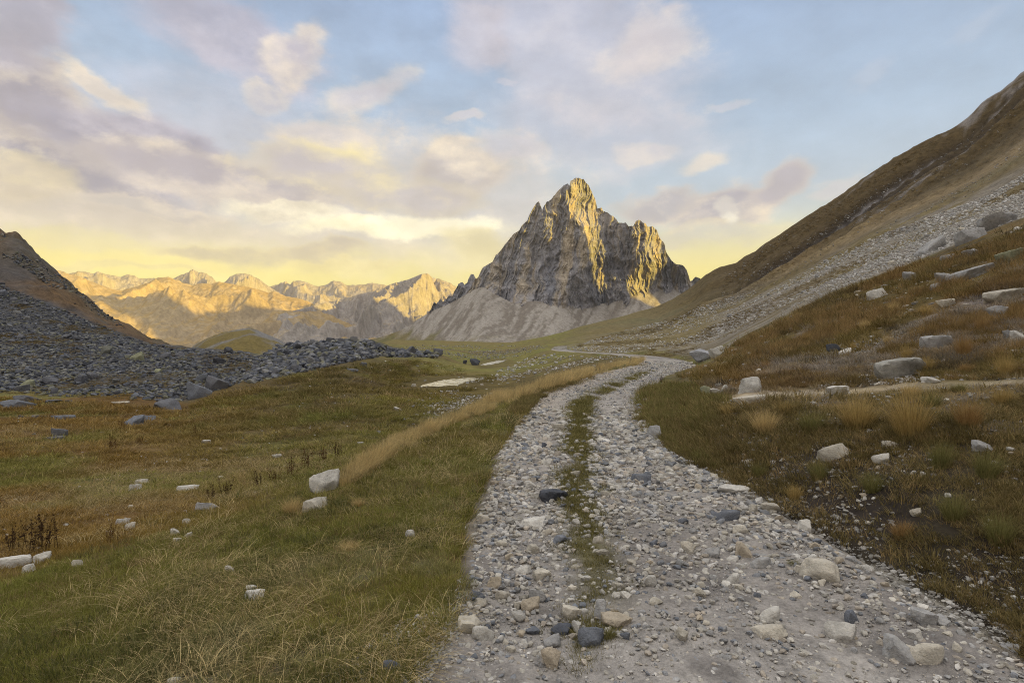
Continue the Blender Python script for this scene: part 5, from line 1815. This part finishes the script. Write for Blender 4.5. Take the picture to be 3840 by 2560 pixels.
def tuft(name, seed, n, spread, hmin, hmax, width, lean, wind=(0, 0), seg=3, droop=.5):
    r_ = np.random.default_rng(seed)
    V_, F_, bv, tp = [], [], [], []
    for i in range(n):
        a = r_.uniform(0, 6.283)
        rad = spread * math.sqrt(r_.random())
        b0 = np.array([rad * math.cos(a), rad * math.sin(a), -.01])
        h = r_.uniform(hmin, hmax)
        dirx = np.array([math.cos(a), math.sin(a)]) * (lean * r_.uniform(.2, 1) * (rad / (spread + 1e-6) * .7 + .3)) + np.array(wind) * r_.uniform(.4, 1.2) + r_.normal(0, .15, 2)
        w = width * r_.uniform(.7, 1.3)
        sd = np.array([-math.sin(a + r_.normal(0, .8)), math.cos(a), 0])
        sd /= np.linalg.norm(sd)
        k0 = len(V_)
        c = r_.random()
        for s_ in range(seg + 1):
            t = s_ / seg
            off = dirx * h * (t * .45 + t * t * .65)
            zz = h * (t - droop * t * t * min(1, np.linalg.norm(dirx)) * .5)
            p = b0 + np.array([off[0], off[1], zz])
            ww = w * (1 - .85 * t)
            V_ += [p - sd * ww / 2, p + sd * ww / 2]
            bv += [c, c]
            tp += [t, t]
        for s_ in range(seg):
            F_.append((k0 + 2 * s_, k0 + 2 * s_ + 1, k0 + 2 * s_ + 3, k0 + 2 * s_ + 2))
    o = mesh_np(name, np.array(V_), np.array(F_), M_GRASS, True, {'bv': np.array(bv), 'tip': np.array(tp)}, link=False)
    me = o.data
    bpy.data.objects.remove(o)
    return me


LAWN = [tuft('lawn_tuft', 3000 + i, 58, .10, .015, .065, .0045, 1.0, (.2, .02)) for i in range(5)]
WISP = [tuft('straw_tuft', 3100 + i, 14, .16, .08, .26, .0042, .7, ((1.1, .9, -.8, 1.3, -1.0, .5)[i], (.3, -.5, .2, .1, -.3, .6)[i]), 4, 1.35) for i in range(6)]
HEATH_T = [tuft('heath_tuft', 3200 + i, 60, .16, .04, .16, .009, .8) for i in range(5)]
VERGE = [tuft('verge_tuft', 3300 + i, 60, .14, .22, .46, .007, .45, (.30, .05), 4, .7) for i in range(5)]
C_LAWN, C_WISP, C_HEATH, C_VERGE = source('lawn_tuft', LAWN), source('straw_tuft', WISP), source('heath_tuft', HEATH_T), source('verge_tuft', VERGE)


def ground_col(x, y):
    th = np.arctan2(x, y)
    r = np.hypot(x, y)
    i = np.clip(np.round(np.interp(th, TH, np.arange(len(TH)))).astype(int), 0, len(TH) - 1)
    j = np.clip(np.round(np.interp(r, RR, np.arange(len(RR)))).astype(int), 0, len(RR) - 1)
    return AV[i, j], i, j


BARE = np.clip(scree_l * (1 - .5 * veg) + scr_r + pth * .72 + crag, 0, 1)
BARE = np.maximum(BARE, (np.abs(RU) < .86).astype(float))
BARE = np.maximum(BARE, bank * sstep(2.0, 1.3, RU) * .85)
BARE = np.maximum(BARE, left_sh * .72)
BARE = np.maximum(BARE, ((np.abs(RU) < 1.0) * sstep(.70, .98, np.abs(RU) + .35 * fbm(GX * 1.6, GY * 1.6, 3, 753)) < .5) * (np.abs(RU) < 1.0) * 1.0)
for zc, pw in pond_world:
    pc = np.array(pw).mean(0)
    ext = np.abs(np.array(pw) - pc).max(0)
    BARE = np.maximum(BARE, (((GX - pc[0]) / (ext[0] + .3)) ** 2 + ((GY - pc[1]) / (ext[1] + .3)) ** 2 < 1.0) * .97)


TK = np.array([(a[0], a[1], a[2] * 1.0, a[3] * 1.0) for a in TRACK + MEADOW + DARKS + SLOPE] + [(a[0], a[1], a[2], a[2] * .5) for a in TAKEN if a[2] != 40])
for poly in PONDS:
    p_ = np.array(poly)
    TK = np.concatenate([TK, [(p_[:, 0].mean(), p_[:, 1].max(), np.ptp(p_[:, 0]) * 1.0, np.ptp(p_[:, 1]) + 14)]])


def clear_of_stones(P, sedge=False):
    px, sy = CX + F * P[:, 0] / P[:, 1], CY - F * (P[:, 2] - CAMZ) / P[:, 1]
    ok = np.ones(len(P), bool)
    for x, y, w, h in (TK[:-2] if sedge else TK):
        ok &= ~((np.abs(px - x) < w * .56) & (sy > y - h * .8) & (sy < y + h * .18 + 1))
    return ok


def grass(name, label, coll, q, size, hmul=(.8, 1.2), tintmul=1.0, tint=None, straw=.0, dens=None, pts=None, cat='grass', anywhere=False):
    P = at(q[:, 0], q[:, 1]) if pts is None else pts
    ok = ~np.isnan(P[:, 0])
    P = P[ok]
    c, i, j = ground_col(P[:, 0], P[:, 1])
    p = 1 - BARE[i, j] * (0 if anywhere else 1)
    if dens is not None:
        p = p * dens(P)
    ok = (rng.random(len(P)) < p) & clear_of_stones(P, anywhere)
    P, c = P[ok], c[ok]
    n = len(P)
    s = size(P) * rng.uniform(.75, 1.3, n)
    scl = np.stack([s, s, s * rng.uniform(*hmul, n)], 1)
    rot = np.stack([rng.normal(0, .08, n), rng.normal(0, .08, n), rng.uniform(-1.0, 1.0, n) if coll in (C_WISP, C_VERGE) else rng.uniform(0, 6.28, n)], 1)
    t = c * tintmul * rng.uniform(.75, 1.25, (n, 1)) if tint is None else np.array(tint) * rng.uniform(.7, 1.25, (n, 1))
    if straw:
        m_ = (rng.random(n) < straw)[:, None]
        t = np.where(m_, np.array((.30, .215, .10)) * rng.uniform(.7, 1.2, (n, 1)), t)
    return scatter(name, label, cat, coll, P, scl, rot, t, rng.integers(0, len(coll.objects), n))


dist = lambda k, lo=1.0, hi=9.0: (lambda P: np.clip(P[:, 1] / k, lo, hi))
grass('lawn', 'short green grass on the shoulder left of the track', C_LAWN, both(P_LGRASS, 11500, X_LAWN, 6500), dist(5.5, .75, 3), (.6, 1.2), np.array((1.32, 1.40, 1.0)), straw=.14, dens=lambda P: .45 + .55 * sstep(-.3, .2, fbm(P[:, 0] * 1.5, P[:, 1] * 1.5, 3, 740)))
grass('lawn_clumps', 'darker clumps of taller grass in the left-hand shoulder', C_HEATH, both(P_LGRASS, 1500, X_LAWN, 700), dist(9, .5, 1.6), (.5, 1.0), tint=(.12, .125, .045), dens=lambda P: sstep(.0, .35, fbm(P[:, 0] * 1.1, P[:, 1] * 1.1, 3, 761)))
grass('straw_grass', 'long dry straw blades bending over the foreground grass', C_WISP, both(P_LGRASS, 2400, X_LAWN, 1400), dist(7, .7, 1.6), (.5, .95), tint=(.62, .49, .25), dens=lambda P: sstep(-.25, .35, fbm(P[:, 0] * .8, P[:, 1] * .8, 3, 741)))
grass('meadow_grass', 'brown and olive meadow turf left of the track', C_HEATH, both(P_MEAD, 9500, X_MEAD, 4000), dist(9, .8, 5), (.18, .5), np.array((1.22, 1.28, 1.05)), straw=.10, dens=lambda P: .25 + .75 * sstep(-.25, .2, fbm(P[:, 0] * .3, P[:, 1] * .3, 4, 742)))
grass('meadow_straw', 'pale dry grass heads in the left-hand meadow', C_WISP, sample_poly([(0, 1600), (1300, 1620), (1500, 1640), (1150, 1800), (700, 1930), (0, 2120)], 4600), dist(11, .8, 2.0), (.35, .7), tint=(.54, .42, .22), dens=lambda P: sstep(-.1, .35, fbm(P[:, 0] * .12, P[:, 1] * .25, 3, 743)) * .9 + .06)
P_VERGE = [(1180, 1845), (1330, 1750), (1500, 1655), (1700, 1565), (1900, 1462), (2000, 1442), (2100, 1408), (2280, 1372), (2420, 1345), (2438, 1357), (2330, 1392), (2200, 1420), (2050, 1460), (1960, 1497), (1900, 1518), (1780, 1562), (1640, 1615), (1560, 1665), (1420, 1745), (1260, 1860)]
grass('verge_grass', 'golden straw grass fringing the left edge of the track', C_VERGE, sample_poly(P_VERGE, 2300), dist(15, .5, 1.5), (.55, 1.0), tint=(.60, .46, .22), cat='grass', dens=lambda P: (.06 + .94 * sstep(-.15, .2, fbm(P[:, 0] * .7, P[:, 1] * .35, 3, 744))) * sstep(5.5, 13, P[:, 1]) ** .5)
grass('slope_turf', 'brown tussocky turf on the right-hand slope', C_HEATH, both(P_NEARR, 5400, X_NEAR, 4200), dist(10, .7, 3.5), (.3, .9), 1.2, straw=.16, dens=lambda P: .15 + .85 * sstep(-.2, .2, fbm(P[:, 0] * .45, P[:, 1] * .45, 4, 746)))
grass('slope_straw', 'rusty and straw grass on the right-hand slope', C_VERGE, both(P_NEARR, 3600, X_NEAR, 2800), dist(16, .45, 1.5), (.45, .9), tint=(.29, .19, .08), dens=lambda P: sstep(-.05, .35, fbm(P[:, 0] * .35, P[:, 1] * .35, 3, 745)))
grass('bank_turf', 'dark weedy turf on the right-hand bank', C_HEATH, both(P_BANKR, 3700, X_BANK, 4200), dist(7.5, .45, 1.8), (.35, .9), 1.0, tint=(.19, .15, .06), straw=.16, dens=lambda P: .2 + .8 * sstep(-.2, .2, fbm(P[:, 0] * .8, P[:, 1] * .8, 4, 748)))
grass('bank_grass', 'thin rusty grass on the right-hand bank', C_WISP, both(P_BANKR, 2200, X_BANK, 2400), dist(8, .5, 1.4), (.6, 1.1), tint=(.36, .26, .11), dens=lambda P: sstep(-.3, .3, fbm(P[:, 0] * .7, P[:, 1] * .7, 3, 747)))
vv = sample_poly([(1925, 1545), (1960, 1505), (2050, 1462), (2200, 1424), (2330, 1394), (2440, 1358), (2420, 1372), (2325, 1400), (2223, 1428), (2138, 1452), (2053, 1474), (2000, 1502), (1950, 1550)], 900)
grass('verge_turf', 'short turf between the straw verge and the far part of the track', C_LAWN, vv, dist(7, 1, 5), (.7, 1.2), tint=(.19, .165, .06), straw=.3)
gv = sample_poly([(2390, 1640), (2380, 1520), (2440, 1450), (2600, 1440), (2740, 1500), (2640, 1640), (2700, 1760), (2560, 1700)], 2600)
grass('green_verge', 'bright green verge grass right of the track', C_LAWN, gv, dist(6, 1, 3.5), (.9, 1.5), tint=(.20, .185, .06), straw=.25)
P_HILL = [(2720, 1040), (2860, 935), (3030, 825), (3234, 690), (3456, 552), (3610, 475), (3840, 300), (3840, 650), (3706, 730), (3476, 815), (3303, 870), (3074, 985), (2873, 1090), (2700, 1140)]
grass('hillside_tussocks', 'dry brown tussocks covering the big right-hand hillside', C_HEATH, both(P_HILL, 9000, X_HILL, 3500), lambda P: P[:, 1] / 62, (.3, .9), 1.25, straw=.10, dens=lambda P: .15 + .85 * sstep(-.2, .25, fbm(P[:, 0] * .02, P[:, 1] * .06, 4, 757)))
stones('hillside_scree', 'grey stones in the gullies of the big right-hand hillside', 'stones', P_HILL, 3200, heavy(2.4, 7.5, 3.0), [(.33, .31, .29), (.25, .24, .235), (.42, .40, .38)], (.4, .7), keep=lambda sx, sy, P: fbm(P[:, 0] * .016, (P[:, 1] + .1 * P[:, 0]) * .09, 4, 137) > .10 + rng.normal(0, .06, len(sx)))
stones('crest_stones', 'broken rock along the crest of the left-hand hill', 'stones', [(0, 868), (77, 892), (125, 945), (202, 1015), (298, 1090), (420, 1190), (500, 1250), (420, 1225), (250, 1120), (100, 1010), (0, 960)], 1300, heavy(3, 12, 2.4), DS + [(.24, .22, .18), (.20, .18, .14)], (.5, .9), keep=clump(.05, -.1, 759))
grass('scree_turf', 'patches of brown turf creeping into the dark scree', C_HEATH, sample_poly(P_SCREE, 5200), lambda P: P[:, 1] / 26, (.2, .5), tint=(.21, .15, .055), anywhere=True, dens=lambda P: sstep(.02, .2, -fbm(P[:, 0] * .10, P[:, 1] * .10, 4, 700)))
grass('pond_sedge', 'thin sedge standing in the shallow pond', C_HEATH, sample_poly(PONDS[0], 150), lambda P: P[:, 1] / 80, (.5, 1.2), tint=(.22, .18, .07), anywhere=True)
grass('limestone_turf', 'brown and olive turf breaking up the white scree on the right', C_HEATH, both(P_WSCREE, 3600, P_LOWR, 2600), lambda P: P[:, 1] / 40, (.25, .6), tint=(.15, .105, .042), anywhere=True, dens=lambda P: sstep(-.02, .22, fbm(P[:, 0] * .05, P[:, 1] * .08, 4, 771)))
# strip between the ruts
Ys = np.exp(rng.uniform(math.log(2.8), math.log(31), 3400))
cxs = np.interp(Ys, [2.7, 2.93, 4.0, 5.46, 7, 14.6, 19.2, 26, 31], [.47, .48, .59, .66, .78, 1.77, 3.2, 5.55, 7.6])
xs = cxs + rng.normal(0, .10, 3400)
dk = sstep(-.05, .3, 1.5 * fbm(xs * 1.5, Ys * .9, 3, 751) + .45 * sstep(4.0, 4.6, Ys) * sstep(22, 12, Ys) - .04)
sel = rng.random(3400) < dk * (1 - .55 * sstep(9, 15, Ys))
Ps = np.stack([xs, Ys, road_z(xs, Ys) - .01], 1)[sel]
ks = np.clip(Ps[:, 1] / 6.0, .7, 2.4)[:, None] * rng.uniform(.6, 1.2, (len(Ps), 1))
scatter('strip_grass', 'grass strip growing between the two wheel ruts', 'grass', C_LAWN, Ps, np.repeat(ks, 3, 1), np.stack([rng.normal(0, .1, len(Ps)), rng.normal(0, .1, len(Ps)), rng.uniform(0, 6.28, len(Ps))], 1),
        np.array((.19, .17, .06)) * rng.uniform(.7, 1.3, (len(Ps), 1)), rng.integers(0, 5, len(Ps)))

# ---- grass tussocks one by one
TUS = [tuft('grass_tussock', 3500 + i, 700, .17, .20, .46, .0065, .95, (-.10 + .1 * i, .0), 5, .8) for i in range(4)]
RUSTY, OCHRE, DGREEN, STRAWY = (.36, .22, .085), (.46, .33, .125), (.20, .19, .065), (.58, .43, .20)
TUSSOCKS = [
    (3440, 1640, 270, 190, OCHRE, 'biggest ochre tussock, on the bank under the footpath'),
    (3240, 1610, 240, 130, OCHRE, 'broad brownish tussock left of the biggest one'),
    (3660, 1610, 170, 110, RUSTY, 'rusty tussock right of the biggest one'),
    (3430, 1490, 120, 55, STRAWY, 'straw tussock combed over on the footpath'),
    (3520, 1530, 130, 70, DGREEN, 'green tussock on the upper right of the biggest one'),
    (3620, 1468, 110, 40, DGREEN, 'low green tussock on the footpath'),
    (3785, 1520, 130, 75, OCHRE, 'ochre tussock below the footpath near the right edge'),
    (3630, 1335, 105, 88, RUSTY, 'rusty round tussock right of the whale-backed rock'),
    (3415, 1350, 76, 60, OCHRE, 'ochre tussock behind the table slab'),
    (3495, 1395, 90, 62, OCHRE, 'ochre tussock at the right end of the table slab'),
    (3640, 1400, 90, 42, RUSTY, 'low rusty tussock at the upper edge of the footpath'),
    (3790, 1410, 110, 90, OCHRE, 'tall ochre tussock by the footpath at the right edge'),
    (3340, 1290, 60, 40, STRAWY, 'small straw tussock above the rubble patch'),
    (3210, 1310, 46, 30, OCHRE, 'small ochre tussock right of the dark square boulder'),
    (2880, 1625, 190, 95, STRAWY, 'straw tussock spilling over near the white verge boulder'),
    (3060, 1630, 170, 95, DGREEN, 'dark tussock right of the straw one above the track'),
    (2740, 1560, 110, 50, OCHRE, 'ochre tussock in front of the pale rock shelf'),
    (2960, 1560, 130, 50, OCHRE, 'ochre tussock on the lower edge of the footpath'),
    (3560, 1760, 160, 110, DGREEN, 'dark green tussock under the biggest ochre one'),
    (3740, 1800, 180, 110, DGREEN, 'dark green tussock in the right bank near the edge'),
    (3300, 1850, 150, 80, DGREEN, 'dark green tussock on the bank above the cream stone'),
    (3090, 1800, 130, 70, DGREEN, 'low green tussock above the right edge of the track'),
    (3000, 1880, 110, 60, OCHRE, 'ochre tussock hanging over the track edge'),
    (2860, 1790, 110, 55, DGREEN, 'low green tussock beside the right verge'),
    (3620, 1960, 190, 110, DGREEN, 'dark tussock low on the right bank'),
    (3800, 2060, 200, 120, DGREEN, 'dark tussock in the right bank at the picture edge'),
    (3420, 2030, 150, 70, RUSTY, 'rusty dark tussock at the foot of the bank'),
    (3700, 1240, 90, 60, RUSTY, 'rusty tussock in the dark hollow at the right'),
    (3480, 1180, 80, 44, OCHRE, 'ochre tussock left of the shaded boulder'),
    (3360, 1160, 70, 40, STRAWY, 'straw tussock right under the white dome rock'),
    (3250, 1230, 76, 40, STRAWY, 'straw tussock below the white dome rock, left'),
    (2960, 1330, 60, 34, STRAWY, 'straw tussock high on the left part of the slope'),
    (3040, 1280, 64, 36, OCHRE, 'ochre tussock left of the dark square boulder'),
    (2880, 1380, 60, 32, RUSTY, 'rusty tussock above the white verge boulder'),
    (1080, 1930, 150, 60, STRAWY, 'straw tussock on the bank crest left of the flat cream slab'),
    (1330, 1905, 90, 34, STRAWY, 'thin straw tussock in the green shoulder right of the cream slab'),
    (1300, 2080, 130, 46, STRAWY, 'straw tussock in the middle of the left shoulder'),
    (2300, 2500, 90, 60, DGREEN, 'green tussock beside the blue-grey angular boulder'),
    (2310, 2395, 70, 34, OCHRE, 'ochre tussock on the sandy bar of rock'),
    (2225, 2125, 60, 24, DGREEN, 'dark green tussock at the near end of the grass strip'),
    (3005, 2180, 80, 22, DGREEN, 'mossy tussock touching the left side of the big cream boulder'),
]
for i, (sx, sy, w, h, t, lab) in enumerate(TUSSOCKS):
    P = at(sx, sy)[0]
    if np.isnan(P[0]):
        print('no ground', lab)
        continue
    o = bpy.data.objects.new('grass_tussock', TUS[i % 4])
    COL.objects.link(o)
    Y = P[1]
    o.location = (P[0], P[1] + .1, float(road_z(P[0], P[1] + .1)) - .02)
    o.rotation_euler = (0, 0, random.uniform(-.8, .8))
    o.scale = (w / F * Y / .95, w / F * Y / .95, h / F * Y / .36)
    o['tint'] = t
    tag(o, lab, 'grass tussock', 'grass tussocks')


# ---- dead weeds: stems with seed heads
def weed_mesh(seed, n, h, spread):
    r_ = np.random.default_rng(seed)
    V_, F_, bv = [], [], []
    V2, F2, b2 = [], [], []
    for i in range(n):
        a, rad = r_.uniform(0, 6.28), spread * math.sqrt(r_.random())
        b = np.array([rad * math.cos(a), rad * math.sin(a), -.02])
        hh = h * r_.uniform(.5, 1)
        tip = b + np.array([r_.normal(0, .12) * hh, r_.normal(0, .12) * hh, hh])
        c = r_.random()
        prev = None
        for s_ in range(5):
            t = s_ / 4
            p = lerp(b, tip, t) + np.array([math.sin(t * 3 + i) * .015, math.cos(t * 2 + i) * .015, 0])
            w = .006 * (1 - .6 * t)
            k = len(V_)
            V_ += [p + np.array([w * math.cos(q), w * math.sin(q), 0]) for q in (0, 2.09, 4.19)]
            bv += [c] * 3
            if prev is not None:
                F_ += [(prev + q, prev + (q + 1) % 3, k + (q + 1) % 3, k + q) for q in range(3)]
            prev = k
        for s_ in range(34):
            t = r_.uniform(.35, 1.02)
            p = lerp(b, tip, t) + r_.normal(0, .012 + .02 * (t < .8), 3)
            sz = r_.uniform(.006, .017)
            d1, d2 = r_.normal(size=3) * sz, r_.normal(size=3) * sz
            k = len(V2)
            V2 += [p - d1, p - d2, p + d1, p + d2]
            b2 += [r_.random()] * 4
            F2.append((k, k + 1, k + 2, k + 3))
    out = []
    for nm, v, f, q in (('stem', V_, F_, bv), ('seed_head', V2, F2, b2)):
        o = mesh_np(nm, np.array(v), np.array(f), M_GRASS, True, {'bv': np.array(q) * .5, 'tip': np.array(q)}, link=False)
        out.append(o.data)
        bpy.data.objects.remove(o)
    return out


WEEDS_M = [weed_mesh(4000 + i, 11, 1.0, .22) for i in range(3)]
RB, DB = (.13, .065, .03), (.085, .05, .028)
WEEDS = [
    (122, 2070, 150, DB, 'tallest clump of dead brown weeds, by the white ledge at left'),
    (180, 2066, 140, DB, 'dead brown weeds just right of the tallest clump'),
    (60, 2060, 110, DB, 'dead brown weeds left of the tallest clump'),
    (420, 2035, 78, RB, 'single reddish dead weed beside the white bar of stone'),
    (792, 1880, 70, DB, 'dead weeds right behind the grey humped rock'),
    (850, 1862, 80, DB, 'dead weeds right of those behind the humped rock'),
    (905, 1842, 92, STRAWY, 'pale tall dead weed in the weed thicket'),
    (965, 1830, 70, DB, 'dead weeds right of the pale tall one'),
    (1030, 1812, 72, RB, 'reddish weeds at mid thicket left of the cracked boulder'),
    (1095, 1790, 84, RB, 'reddish weeds left behind the cracked white boulder'),
    (1150, 1762, 86, RB, 'reddish weeds straight behind the cracked white boulder'),
    (1205, 1738, 78, RB, 'reddish weeds right behind the cracked white boulder'),
    (1265, 1718, 70, DB, 'dark weeds at the right end of the thicket'),
    (420, 1690, 62, RB, 'russet bushy weed in the middle of the left meadow'),
    (520, 1668, 46, RB, 'small russet weed right of the bushy one'),
    (728, 1632, 44, RB, 'russet weed on the green rise left of the mound'),
    (456, 1608, 46, RB, 'russet weed in front of the dark fractured outcrop'),
    (2486, 1442, 46, DB, 'small dark bush on the right verge at the bend'),
]
for i, (sx, sy, h, t, lab) in enumerate(WEEDS):
    P = at(sx, sy)[0]
    if np.isnan(P[0]):
        print('no ground', lab)
        continue
    Y = P[1]
    r_ = bpy.data.objects.new('dead_weed', None)
    COL.objects.link(r_)
    r_.location = tuple(P)
    r_.rotation_euler = (0, 0, random.uniform(0, 6.28))
    k = h / F * Y
    r_.scale = (k * 1.05, k * 1.05, k)
    tag(r_, lab, 'weed', 'dead weeds in the left-hand meadow' if sx < 2000 else None)
    for nm, me in zip(('stem', 'seed_head'), WEEDS_M[i % 3]):
        c = bpy.data.objects.new(nm, me)
        COL.objects.link(c)
        c.parent = r_
        c['tint'] = t
        if nm == 'seed_head':
            c['kind'] = 'stuff'
